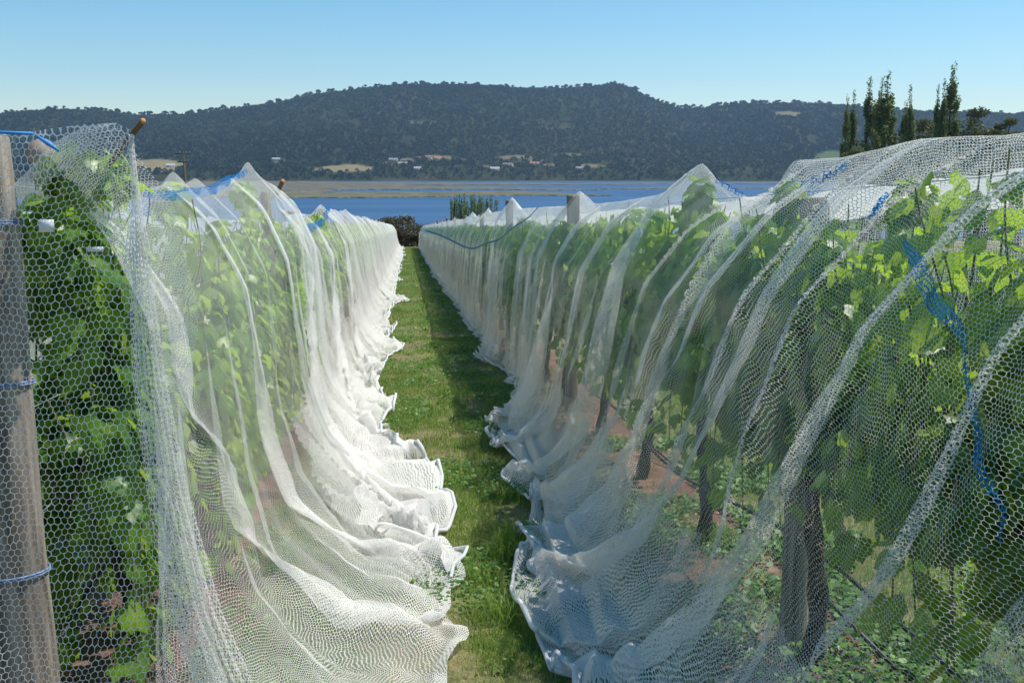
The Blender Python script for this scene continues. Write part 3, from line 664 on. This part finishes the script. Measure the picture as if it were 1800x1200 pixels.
# ------------------------------------------------------------------ nets
def cr(ctrl, s):
    c = np.array(ctrl, float); return np.interp(s, c[:, 0], c[:, 1])
def smooth1(a, k=3):
    for _ in range(k): a = np.concatenate([a[:1], (a[:-2]+2*a[1:-1]+a[2:])/4, a[-1:]])
    return a
TF = np.array([0, .03, .08, .16, .28, .42, .56, .70, .82, .92, 1.0])
OF = np.array([0, .03, .12, .50, .86, .95, 1, 1, 1, 1, 1.0])
FL = np.array([0, 0, 0, 0, .01, .04, .10, .24, .49, .77, 1.0])
ZF = np.array([1, .998, .97, .89, .74, .55, .36, .19, .07, .022, .008])
def s_samples(s0, s1, kmin=.011, k=.0042):
    out = [s0]
    while out[-1] < s1: out.append(out[-1]+min(.12, max(kmin, k*out[-1])))
    return np.array(out)
def ridge(p): return 1-2*np.abs(np.abs(((p) % 1.0)*2-1)) if False else np.abs(((p) % 1.0)*2-1)**.8*2-1
def side_grid(rx, side, s, crest, hem, seed, ntt=150, fold=1.0, crx=None, under=False, drift=0.0, slant=0.0, slen=4.0, gath=()):
    """one hanging side of a draped net: returns points[ns, nt, 3], uv, dens"""
    tt = np.linspace(0, 1, ntt)**.93; 
    C_ = smooth1(crest(s), 2)[:, None]; # crest height above ground, hem offset from the row
    cx = (np.zeros_like(s) if crx is None else crx(s))[:, None]       # crest offset towards the aisle
    oz = np.interp(tt, TF, ZF)[None]; oo = np.interp(tt, TF, OF)[None]; fl = np.interp(tt, TF, FL)[None]
    k = np.array([.25, .5, .25])
    for _ in range(max(2, ntt//30)):
        oz[:, 1:-1] = np.apply_along_axis(lambda v: np.convolve(v, k, 'valid'), 1, oz); oo[:, 1:-1] = np.apply_along_axis(lambda v: np.convolve(v, k, 'valid'), 1, oo); fl[:, 1:-1] = np.apply_along_axis(lambda v: np.convolve(v, k, 'valid'), 1, fl)
    S, T = np.meshgrid(s, tt, indexing='ij'); S0 = S
    S = S-slant*T**1.1*np.exp(-(S-s[0])/slen)
    tb = np.arange(0, 96, .02); H_ = np.interp(S, tb, hem(tb)); H_ = np.where(T > .0, H_, H_)
    # folds: creases radiate from the peaks and widen downwards
    wv = .9*(fbm(S*.7, T*1.1, seed)-.5)+.35*(fbm(S*2.1, T*2.2, seed+3)-.5)+drift*T
    lod = np.clip(1.2-S/60, .45, 1)
    A1 = .008+.060*sstep(.1, .95, T)*(.35+1.1*fbm(S*.9, T*.6, seed+5))
    A2 = .008+.030*sstep(.1, .8, T)*(.2+1.5*vnoise(S*1.3, T*1.5, seed+6))
    f1 = ridge((S+wv)/.62+.2*vnoise(S, T*0, seed)); f2 = ridge((S+wv*.7)/.23+.5*fbm(S, T*1.5, seed+8)); f3 = ridge((S+wv*.5)/.083+fbm(S*2, T*3, seed+9))
    dn = fold*(A1*f1+.55*A2*f2+.0030*f3*(.3+T)*np.clip(1.4-S/16, 0, 1)*2*vnoise(S*1.8, T*2, seed+13))
    # lengthwise ripples where the hem puddles
    pud = sstep(.72, .95, T)
    dn = dn+fold*sstep(.5, .9, T)*.07*(fbm(S*3.1+T*4, T*7-S, seed+41, 4)-.47)
    dn = dn+fold*pud*.045*ridge(T*9+1.4*fbm(S*1.6, T*3, seed+21))*(.4+fbm(S, T, seed+22))
    bs = sstep(.40, .75, vnoise((S+wv)/.62*.8, 0*T, seed+11))*sstep(0, .7, s-s[0])[:, None]; ds = fold*(.19*sstep(.03, .5, T)*np.sin(2*np.pi*(S+wv)/.62+.9)*bs*(1-.35*sstep(.8, 1, T))+.03*np.sin(2*np.pi*(S+wv*.7)/.23)*T*vnoise(S, T*2, seed+12))
    off = cx*(1-sstep(0, .75, T))+oo*np.minimum(BUL[0], H_)+fl*(H_-np.minimum(BUL[0], H_))
    zz = oz*C_
    tx = np.gradient(off, axis=1); tz = np.gradient(zz, axis=1); ln = np.sqrt(tx*tx+tz*tz)+1e-9
    nx, nz_ = -tz/ln, tx/ln
    gd = 0*S
    for (g0, g1, gw, gk) in gath:      # bunched folds: cloth pulled together along a slanting line
        x = S0-(g0+(g1-g0)*T**1.15)-.05*np.sin(T*6+g0*5)-.10*(fbm(T*3+g0*7, 0*T, 9)-.5); ww = gw*(.45+1.25*T)*(.75+.5*fbm(T*5+g0*9, 0*T, 3))
        e = np.exp(-(x/ww)**2); ds = ds-gk*x*e*sstep(.0, .12, T); dn = dn+.055*e*sstep(0, .15, T)*(.5+gw*2)+.008*e*np.sin(x/ww*9); gd = gd+e*(gw > 0)
    dn = dn*sstep(0, .06, T)
    off = off+nx*dn; zz = zz+nz_*dn
    if under: off = off-.05*(1-T)*nx-.04
    Yy = S+ds; Xx = rx+side*off
    gzv = gz(Xx, Yy); base = gz(0*Yy+rx, Yy)
    zz = zz+base*1.0; zz = np.maximum(zz, gzv+.014+.02*pud*vnoise(S*5, T*30, seed+30))
    P = np.stack([Xx, Yy, zz], -1)
    v = np.concatenate([np.zeros((len(s), 1)), np.cumsum(np.linalg.norm(np.diff(P, axis=1), axis=2), axis=1)], 1)
    v = smooth_cols(v)
    ds0 = np.concatenate([[0], np.cumsum(np.linalg.norm(np.diff(P[:, ntt//4], axis=0), axis=1))])
    u = (.35*ds0+.65*(s-s[0])*1.12)[:, None]+0*v+(S-s[:, None])*.5
    GD[0] = gd
    return P, np.stack([u*.68, side*v], -1), tt
def smooth_cols(v):
    for _ in range(12): v[1:-1] = (v[:-2]+2*v[1:-1]+v[2:])/4
    return v
def grid_obj(name, P, uv, mat, dens, parent=None):
    n, m = P.shape[:2]
    return mesh_np(name, P.reshape(-1, 3), grid_faces(n, m), mat, parent, True, {'dens': dens.reshape(-1)}, (uv*UVS).reshape(-1, 2))
UVS = 1.0
GD = [0]; BUL = [.42]
GR = {}
def make_net(name, label, rx, aisle, s0, s1, crest, hem_in, hem_out, seed, dens=0.0, fold=1.0, crx=None, ntt=150, dtop=0.0, cord=True, layers=1, group='bird nets over the vine rows', lower=0.25, drift=0.0, kmin=.011, slant=0.0, slen=4.0, cut=None, uvs=1.5, out_t=1.0, gath=()):
    global UVS; UVS = uvs
    """aisle = +1/-1: direction of the side facing the camera's aisle."""
    s = s_samples(s0, s1, kmin); root = empty('bird_net', (rx, s0, float(gz(rx, s0))))
    tag(root, label, 'netting', group)
    inv = np.array(root.location)
    Pi, ui, tt = side_grid(rx, aisle, s, crest, hem_in, seed, ntt, fold, crx, drift=drift, slant=slant, slen=slen, gath=gath); gd = GD[0]
    so_ = s[::2]
    Po, uo, _ = side_grid(rx, -aisle, so_, crest, hem_out, seed+50, ntt//2, fold, (lambda q: -crx(q)) if crx else None)
    if cut:
        kc = int(np.argmax(tt > cut)); gd = gd[:, :kc]; Pi = Pi[:, :kc]; ui = ui[:, :kc]; tt = tt[:kc]; ko = int(Po.shape[1]*cut)+1; Po = Po[:, :ko]; uo = uo[:, :ko]
    ko = int(Po.shape[1]*out_t); To = np.broadcast_to(np.linspace(0, 1, ntt//2)[None, :Po.shape[1]], Po.shape[:2])[:, :ko]; Po = Po[:, :ko]; uo = uo[:, :ko]
    GR[name] = (Pi, s, tt)
    T = np.broadcast_to(tt[None], Pi.shape[:2]); S = np.broadcast_to(s[:, None], Pi.shape[:2])
    d = dens+.06*vnoise(S*1.2, T*2, seed+70)+dtop*(1-sstep(.10, .2, T))+lower*sstep(.6, 1, T)*(.3+vnoise(S*1.5, T*2, seed+71))
    d = d+.24*np.clip(gd, 0, 1)+.5*(T > .985)+.25*(T < .006)
    a = grid_obj('net_side', Pi-inv, ui, M_net, d, root)
    b = grid_obj('net_side', Po-inv, uo, M_net, dens+dtop*(1-sstep(.10, .2, To))+.1*To, root)
    if layers > 1:   # slack net folded back under along the ground
        hem2 = lambda q: hem_in(q)*.93+.12*(vnoise(q*2.3, 0*q, seed+80)-.6)
        P2, u2, t2 = side_grid(rx, aisle, s, crest, hem2, seed+90, ntt, fold*1.1, crx, under=True, slant=slant, slen=slen)
        k0 = int(ntt*.62); P2 = P2[:, k0:]; u2 = u2[:, k0:]
        grid_obj('net_fold', P2-inv, u2+.37, M_net, .06+0*P2[..., 0], root)
    if cord:
        h = Pi[:, -1]-inv; h[:, 2] += .006; m = MB(); st = 1 if len(h) < 1500 else 2
        q = h[::st]; m.tube(q, .007+.004*vnoise(np.arange(len(q))*.2, 0, 3)+.00025*s[::st][:len(q)], 6, cap=False); m.build('hem', M_cord, root, True)
    return root
def band(net, pts, wpx, root, mat=None, off=.006, name='blue_band', n=90):
    """a blue woven stripe lying on the net surface along photographed points"""
    P, s, tt = GR[net]; px_, py_ = topx(P.reshape(-1, 3)); px_ = px_.reshape(P.shape[:2]); py_ = py_.reshape(P.shape[:2])
    ij = []
    for (x, y) in pts:
        k = np.argmin((px_-x)**2+(py_-y)**2); ij.append(np.unravel_index(k, px_.shape))
    ij = np.array(ij, float); f = np.linspace(0, len(pts)-1, n); I = np.interp(f, range(len(pts)), ij[:, 0]); J = np.interp(f, range(len(pts)), ij[:, 1])
    I = smooth1(I, 60); J = smooth1(J, 60)
    def samp(I, J):
        I = np.clip(I, 0, P.shape[0]-1.001); J = np.clip(J, 0, P.shape[1]-1.001); i = I.astype(int); j = J.astype(int); a = (I-i)[:, None]; b = (J-j)[:, None]
        return (P[i, j]*(1-a)+P[i+1, j]*a)*(1-b)+(P[i, j+1]*(1-a)+P[i+1, j+1]*a)*b
    c = samp(I, J); tow = np.array([0, 0, CAMZ])-c
    nrm = np.array([1., 0, .25]) if net.startswith('L') else np.array([-1., 0, .25]); nrm /= np.linalg.norm(nrm)
    c = np.stack([smooth1(c[:, q], 60) for q in range(3)], -1); ln0 = np.arange(n)/n*3
    tg = np.gradient(c, axis=0); tg /= np.linalg.norm(tg, axis=1)[:, None]+1e-9; sd_ = np.cross(tg, nrm); sd_ /= np.linalg.norm(sd_, axis=1)[:, None]+1e-9
    wpx = np.interp(np.linspace(0, 1, n), np.linspace(0, 1, len(wpx)), wpx) if isinstance(wpx, (list, tuple)) else wpx
    hw = (wpx/F*np.linalg.norm(tow, axis=1)/2)[:, None]
    cols = [c+sd_*hw*k+nrm*off for k in (-1, -.33, .33, 1)]
    G = np.stack(cols, 1); G = G+nrm*(.012*np.sin(ln0*9)[:, None, None]); inv = np.array(root.location)
    ln = np.concatenate([[0], np.cumsum(np.linalg.norm(np.diff(c, axis=0), axis=1))])
    uv = np.stack([ln[:, None]+0*G[..., 0], np.array([0, .33, .66, 1])[None]*2*hw], -1)
    return grid_obj(name, G-inv, uv, mat or M_netb, .0+0*G[..., 0], root)

def noisy(base, amp, wl, seed): return lambda s: base+amp*(fbm(s/wl, 0*s, seed)-.5)*2
def peaks(ctrl, far, seed, posts, pk=.14, sagw=1.2):
    def f(s):
        c = np.array(ctrl, float); v = np.interp(s, c[:, 0], c[:, 1])
        m = s > c[-1, 0]
        w_ = far+.07*(fbm(s/1.1, 0*s, seed)-.45)*2
        for p_ in posts: w_ = w_+pk*np.exp(-np.abs(s-p_)/.35)
        return np.where(m, w_, v)+CAMZ
    return f
HL = [(2.4, -.35), (3.2, -.02), (3.9, .22), (4.2, .08), (4.5, .2), (4.76, .27), (5.1, -.03), (5.5, .12), (5.95, .23), (6.4, .18), (7, .05), (7.7, -.07), (8.6, -.29), (9.1, -.27), (9.7, -.14), (10.2, -.3), (11, -.41), (12, -.38), (13.5, -.3), (14.3, -.12), (14.8, -.1), (15.3, -.3), (17, -.4), (20, -.42), (23, -.3), (24.5, 0), (26, -.35), (95, -.35)]
HR = [(0.5, .5), (2.5, .5), (3.6, .6), (3.9, .5), (4.13, .49), (4.4, .5), (4.6, .55), (4.75, .72), (4.9, .6), (5.2, .62), (5.5, .6), (5.75, .72), (5.95, .85), (6.2, .7), (6.4, .65), (6.8, .8), (7.2, .78), (7.6, .66), (7.9, .65), (8.5, .7), (9, .9), (9.6, 1.05), (10.3, 1.25), (11, 1.2), (11.7, 1.3), (12.6, 1.0), (13.2, .9), (14, 1.15), (15.5, 1.23), (22, 1.07), (39, 1.0), (79, 1.2), (95, 1.2)]
def scal(s, seed): return np.abs(np.sin(np.pi*(s/.55+1.3*fbm(s*.8, 0*s, seed))))
def hemL(s): return smooth1(cr(HL, s), 2)-XL+.05*(scal(s, 3)-.6)+np.where(s > 16, .45*np.clip(fbm(s/1.3, 0*s, 5)-.5, 0, 1)*2, 0)
def hemR(s): return XR-smooth1(cr(HR, s), 2)+.06*(scal(s, 4)-.6)+np.where(s > 14, .22*(fbm(s/1.1, 0*s, 6)-.5)*2, 0)
hemO = noisy(.95, .25, .8, 9)
crL = peaks([(2.4, .30), (3.02, .30), (3.3, .2), (4.0, .18), (4.7, .185), (5.2, .22), (5.45, .31), (5.7, .24), (6.0, .30), (6.4, .25), (7, .33), (7.6, .40), (8.0, .52), (8.5, .44), (9.3, .40), (9.8, .385), (10.0, .30), (10.3, .19), (11.2, .17), (12.6, .17), (13.8, .18), (15.2, .36), (15.9, .30), (17, .27)], .33, 2, [21.3, 33.3, 57.3], .10)
crR = peaks([(.5, .25), (2.6, .24), (3.05, .27), (3.6, .25), (4.07, .27), (4.14, .20), (4.2, .12), (4.6, .13), (5.1, .23), (5.38, .345), (5.75, .25), (6.3, .20), (7.4, .19), (8.5, .20), (9.27, .345), (9.36, .21), (10.2, .22), (12, .24), (14.2, .27), (15.25, .48), (15.6, .34), (17, .28)], .27, 4, [19.5, 24.3, 33.3, 45.3], .12)
SLOPE = .058
crLg = lambda s: crL(s); crRg = lambda s: crR(s)

# left row: three lengths of net
nL1 = make_net('L1', 'coarse white net with blue edge over the nearest part of the left row', XL, 1, 2.98, 10.35, crLg, hemL, hemO, 11, dens=-.03, uvs=2.6, fold=.75, layers=1, lower=.6, drift=1.2, slant=.55, slen=.6, gath=[(3.4, 4.3, .10, 2.2), (5.2, 5.0, .12, 2.2), (7.2, 6.2, .25, 2.2), (9.2, 8.4, .2, 2.2)],
    crx=lambda s: .40*np.exp(-(s-2.98)/.2)+.05, ntt=190, cord=False)
nL2 = make_net('L2', 'dense bright white net in the middle of the left row, flaring over the grass', XL, 1, 10.0, 17.2, lambda s: crLg(s)+.015, lambda s: hemL(s)+.02, hemO, 23, dens=-.02, uvs=2.4, fold=1.0, layers=2, ntt=190, gath=[(10.35, 10.2, .22, 2.2), (12.4, 11.3, .3, 2.2), (14.8, 13.4, .3, 2.2)], slant=5.6, slen=3.2, drift=1.5, kmin=.02, lower=.65)
nL3 = make_net('L3', 'white net over the far half of the left row, down to the lake end', XL, 1, 16.5, 92, crLg, hemL, hemO, 37, dens=.06, uvs=1.8, fold=1.35, ntt=90)
nR1 = make_net('R1', 'coarse white net in long diagonal folds over the near right row, wide blue stripe', XR, -1, .7, 9.6, crRg, hemR, hemO, 51, dens=-.05, uvs=1.95, dtop=.12, fold=.95, ntt=200, layers=2, lower=.95, drift=-1.7, out_t=.45, gath=[(2.88, 4.75, .24, 2.0), (3.1, 5.1, .05, 2.4), (3.5, 5.45, .13, 2.2), (3.75, 5.6, .05, 2.4), (4.25, 5.95, .17, 2.2), (4.7, 6.1, .05, 2.4), (5.4, 6.6, .2, 2.2), (2.2, 3.7, .09, 2.2), (2.55, 3.95, .05, 2.2), (1.65, 2.9, .05, 2.2), (6.6, 7.6, .16, 2.2), (7.9, 8.6, .2, 2.2)])
nR2 = make_net('R2', 'thin white net of the right row reaching from the pale post to the lake end', XR, -1, 9.2, 92, crRg, hemR, hemO, 67, dens=.05, uvs=1.8, fold=1.3, ntt=110, out_t=.6, dtop=.35)
crB = peaks([(1, .35)], .35, 40, [7., 13, 19, 25, 31], .05)
BUL[0] = 1.0
nB = make_net('B', 'bright white net over the row behind the right row, seen as a white band', XR+DX, -1, 2.0, 70, crB, noisy(2.1, .1, .9, 41), hemO, 71, dens=.16, fold=.35, ntt=70, dtop=.9, cord=False, kmin=.03, cut=.155)
BUL[0] = .42
nC = make_net('C', 'white net over the row behind the left row', XL-DX, 1, 4.0, 40, peaks([(1, .22)], .24, 45, [8, 14], .1), noisy(1.0, .2, .7, 46), hemO, 77, dens=.1, fold=.8, ntt=70, cord=False, kmin=.03)

# end panel of the left net, facing the camera, and the gathered fold at the corner
inv = np.array(nL1.location)
n, m = 150, 260
PX = np.linspace(-260, 236, n); top = np.interp(PX, [-260, 0, 60, 110, 150, 205, 236], [232, 231, 231, 224, 218, 217, 232]); P = np.zeros((n, m, 3))
for j, v in enumerate(np.linspace(0, 1, m)):
    rx_ = np.interp(v, [0, .2, .5, .8, 1], [0, 8, 50, 100, 180]); d = 3.0-.16*v-.12*v*v
    for i in range(n):
        f = i/(n-1); x = PX[i]+rx_*f**1.5; y = top[i]+(1290-top[i])*v
        dd = d+.02*math.sin(f*9+v*3)*v+.35*(1-f)*.0
        P[i, j] = at(x, y, dd)
fx = np.linspace(0, 1, n)[:, None]; vv = np.linspace(0, 1, m)[None]
P[..., 1] += .02*(fbm(fx*7+vv*1.5, vv*2, 5)-.5)*2+.035*ridge((fx*1.9-vv*1.25+.35*fbm(vv*2, fx*2, 8)))*sstep(.45, 1, vv)*(1-sstep(.5, .8, fx))
ul = np.concatenate([np.zeros((1, m)), np.cumsum(np.linalg.norm(np.diff(P, axis=0), axis=2), 0)]); vl = np.concatenate([np.zeros((n, 1)), np.cumsum(np.linalg.norm(np.diff(P, axis=1), axis=2), 1)], 1)
UVS = 1.14
for _ in range(10): ul[:, 1:-1] = (ul[:, :-2]+ul[:, 1:-1]*2+ul[:, 2:])/4
dens = .02+.6*np.exp(-vv*90)+.0*fx
grid_obj('end_panel', P-inv, np.stack([ul, vl], -1), M_net, dens+0*ul, nL1)
# gathered fold
G = []; n, m = 170, 260
cx_ = lambda v: np.interp(v, [0, .05, .12, .22, .4, .6, .8, 1], [230, 234, 240, 246, 262, 296, 345, 425]); wd_ = lambda v: np.interp(v, [0, .05, .12, .2, .25, .4, .6, .8, 1], [10, 12, 20, 52, 44, 62, 74, 96, 120])
G = np.zeros((n, m, 3))
rg = np.random.default_rng(3)
for j, v in enumerate(np.linspace(0, 1, m)):
    y = 236+(1290-236)*v; d = 2.975-.16*v-.12*v*v; wpx = wd_(v); c0 = cx_(v)
    for i in range(n):
        f = i/(n-1)-.5
        ph = f*2*np.pi*7+1.5*math.sin(v*3+f*4)
        x = c0+wpx*(f*.92+.055*math.sin(ph+1.1)); G[i, j] = at(x, y, d-.02*math.cos(f*3.1)-(.004+.016*v)*math.sin(ph)*1.2-.01)
G[..., 0] += .004*(fbm(np.arange(n)[:, None]/9., np.arange(m)[None]/22., 4)-.5)*2
gu = np.broadcast_to(np.linspace(0, .95, n)[:, None], (n, m)); gv = np.broadcast_to(np.linspace(0, 2.0, m)[None], (n, m))
grid_obj('gathered_fold', G-inv, np.stack([gu, gv], -1), M_net, .12+.35*np.exp(-((np.linspace(0, 1, m)[None]-.19)/.035)**2)+.12*fbm(np.arange(n)[:, None]/14., np.arange(m)[None]/14., 14)+0*gu, nL1)

UVS = 1.6
band('L1', [(246, 340), (285, 345), (330, 345), (365, 335), (398, 312)], 17, nL1, n=60)
band('L1', [(398, 312), (412, 306), (432, 302)], 9, nL1, n=20)
band('L2', [(524, 403), (548, 398), (566, 388), (573, 366)], 12, nL2, off=.05, n=40)
band('R1', [(1268, 311), (1290, 318), (1318, 331)], 8, nR1, off=.01, n=24)
band('R1', [(1410, 330), (1440, 325), (1470, 305), (1490, 290)], 15, nR1, n=40)
band('R1', [(1535, 380), (1545, 365), (1560, 345)], 16, nR1, n=24)
band('R1', [(1590, 425), (1605, 470), (1630, 510), (1672, 550), (1700, 600), (1716, 680), (1722, 760), (1740, 840), (1765, 900), (1768, 960)], [10, 34, 40, 30, 16, 14, 20, 22, 16, 6], nR1, n=140)
band('R2', [(748, 405), (775, 413), (800, 425), (822, 438), (842, 441), (870, 430), (900, 410), (930, 385), (952, 366)], 3.2, nR2, M_rope, off=.03, name='blue_rope', n=120)
t = MB(); 
a = [at(x, y, 2.985) for x, y in [(-40, 232), (10, 233), (58, 235)]]; t.tube(a, .005, 6); a = [at(x, y, 2.98) for x, y in [(66, 240), (84, 252), (104, 266)]]; t.tube(a, [.004, .007, .003], 6)
t.build('blue_edge', M_netb if False else noise_mat('blue_edge', [(.3, (.02, .22, .62)), (.7, (.06, .34, .8))], 20, rough=.7, bump=0), nL1).location = tuple(-inv)
for (x0, y0, x1, y1, lb) in [(154, 434, 182, 442, 'small white plastic tag hanging in the left net'), (68, 386, 96, 408, 'larger white plastic scrap beside the end post')]:
    a = at(x0, y0, 3.08); b = at(x1, y1, 3.08); t = MB(); c = (a+b)/2; t.box((a[0], 3.075, b[2]), (b[0], 3.08, a[2])); o = t.build('plastic_tag', M_tagw); tag(o, lb, 'tag')

# ------------------------------------------------------------------ grass and weeds
rng = np.random.default_rng(77)
def scatter(n, x0, x1, y0, y1, pw):
    y = y0*(y1/y0)**(rng.random(n)**pw); x = rng.uniform(x0, x1, n); return x, y
def blades(x, y, hmin, hmax, wd, tone, bend=.6):
    n = len(x); z = gz(x, y); h = rng.uniform(hmin, hmax, n); a = rng.uniform(0, 6.28, n); b = rng.uniform(0, 6.28, n); bd = h*bend*rng.random(n)
    P = np.stack([x, y, z-.005], -1); s = np.stack([np.cos(a), np.sin(a), 0*a], -1)*wd[:, None]/2; dr = np.stack([np.cos(b), np.sin(b), 0*b], -1)
    m_ = P+dr*(bd*.35)[:, None]+np.stack([0*h, 0*h, h*.6], -1); t_ = P+dr*bd[:, None]+np.stack([0*h, 0*h, h*(1-.35*bd/h)], -1)
    V = np.stack([P-s, P+s, m_+s*.7, m_-s*.7, t_], 1).reshape(-1, 3); i = np.arange(n)*5
    return V, np.stack([i, i+1, i+2, i+3], -1), np.stack([i+3, i+2, i+4], -1), np.repeat(tone, 5)
def patch(x, y): return .62*fbm(x*1.6, y*1.2, 61)+.38*fbm(x*5, y*4, 62)+.05*np.exp(-((x-.05)/.22)**2)+.05*np.exp(-((x+.55)/.25)**2)
VV, QQ, TT, AA = [], [], [], []; off = 0
def addb(r_):
    global off
    V, Q, T, A = r_; VV.append(V); QQ.append(Q+off); TT.append(T+off); AA.append(A); off += len(V)
def turf(n, x0, x1, y0, y1, hs=1.0, pw=1.0, strip=True):
    x, y = scatter(n, x0, x1, y0, y1, pw)
    pt_ = patch(x, y); 
    rowd = np.abs(((x+1.25+2.85*40+1.425) % 2.85)-1.425)
    keep = (rng.random(n) < np.clip(1.2-1.5*sstep(.44, .62, pt_), .12, 1)) & ((rowd > .35+.25*vnoise(x*3, y*3, 5)) | (rng.random(n) < .12))
    x, y, pt_ = x[keep], y[keep], pt_[keep]
    tone = np.clip(.22+.32*rng.random(len(x))+2.4*np.clip(pt_-.45, 0, 1)+(rng.random(len(x)) < .12)*.5, 0, 1)
    k = 1+y/16
    addb(blades(x, y, .02*hs, .055*hs, .0030*k, tone, .9))
    V = VV[-1]; 
turf(190000, -.9, 1.8, 3.2, 16); turf(90000, -.9, 1.8, 16, 95, 1.3); turf(70000, 1.8, 4.6, 2.2, 12, 1.5); turf(15000, -4, -.9, 2.5, 10, 1.3)
# long tufts
for (px_, py_, rr_, n) in [(920, 985, .16, 420), (900, 1010, .12, 260), (945, 1015, .1, 260), (880, 1130, .14, 160), (850, 1060, .1, 90), (1290, 1010, .12, 200), (1150, 1010, .12, 90), (790, 700, .2, 160), (905, 900, .12, 120)]:
    q = onz(px_, py_, -.25); k = 3090/(py_-401); x = q[0]; x = k*(px_-715)/F; y = k
    a = rng.uniform(0, 6.28, n); r_ = rr_*rng.random(n)**.6; addb(blades(x+r_*np.cos(a), y+r_*np.sin(a), .07, .19, np.full(n, .0045), np.clip(.35+.2*rng.normal(size=n), 0, 1), 1.1))
# straw lying flat
x, y = scatter(26000, -.9, 1.8, 3.2, 30, 1.0); k_ = patch(x, y) > .45; x, y = x[k_], y[k_]; addb(blades(x, y, .02, .05, .0028*(1+y/16), np.clip(.8+.2*rng.random(len(x)), 0, 1), 2.4))
tag(mesh_np('grass', np.concatenate(VV), [np.concatenate(QQ), np.concatenate(TT)], M_grass, attrs={'tone': np.concatenate(AA)}), 'short mown grass of the aisle between the nets', 'grass', kind='stuff')
def weeds(n, x0, x1, y0, y1, size, thr):
    x, y = scatter(n, x0, x1, y0, y1, 1.0); k_ = fbm(x*1.7, y*1.7, 91) > thr; x, y = x[k_], y[k_]; n = len(x); z = gz(x, y)+rng.uniform(.015, .05, n)
    a = rng.normal(0, .4, (n, 3))+[0, 0, 1]; t_ = rng.normal(size=(n, 3)); t_[:, 2] *= .3; S = size*rng.uniform(.6, 1.3, n)*(1+y/25)
    a /= np.linalg.norm(a, axis=1)[:, None]; t_ -= (t_*a).sum(1)[:, None]*a; t_ /= np.linalg.norm(t_, axis=1)[:, None]; b = np.cross(a, t_)
    P = np.stack([x, y, z], -1); s_ = S[:, None]
    return np.stack([P-t_*s_, P-t_*s_*.3+b*s_*.6, P+t_*s_*.6+b*s_*.5, P+t_*s_, P+t_*s_*.6-b*s_*.5, P-t_*s_*.3-b*s_*.6], 1).reshape(-1, 3), np.repeat(rng.random(n), 6)
Vw, Aw = [], []
for a_ in ((60000, -.9, 1.8, 3.2, 60, .011, .50), (45000, 1.9, 4.4, 2.2, 9, .016, .42), (9000, .9, 2.2, 3.0, 9, .016, .55)):
    v, a = weeds(*a_); Vw.append(v); Aw.append(a)
Vw = np.concatenate(Vw); tag(mesh_np('clover', Vw, np.arange(len(Vw)).reshape(-1, 6), M_weed, attrs={'tone': np.concatenate(Aw)}), 'low clover and small broad leaved weeds in the grass', 'clover', kind='stuff')

# ------------------------------------------------------------------ air
HZ = True
if HZ:
    m, nt, out = newmat('haze_air'); v = N(nt, 'ShaderNodeVolumePrincipled')
    v.inputs['Density'].default_value = .000085; v.inputs['Color'].default_value = (.46, .70, .96, 1); v.inputs['Anisotropy'].default_value = .3
    nt.links.new(v.outputs[0], out.inputs['Volume'])
    b = MB(); b.box((-5000, -70, WATER-6), (5000, 4700, 420)); o = b.build('haze', m); tag(o, 'thin blue haze over the lake and hills', kind='stuff')
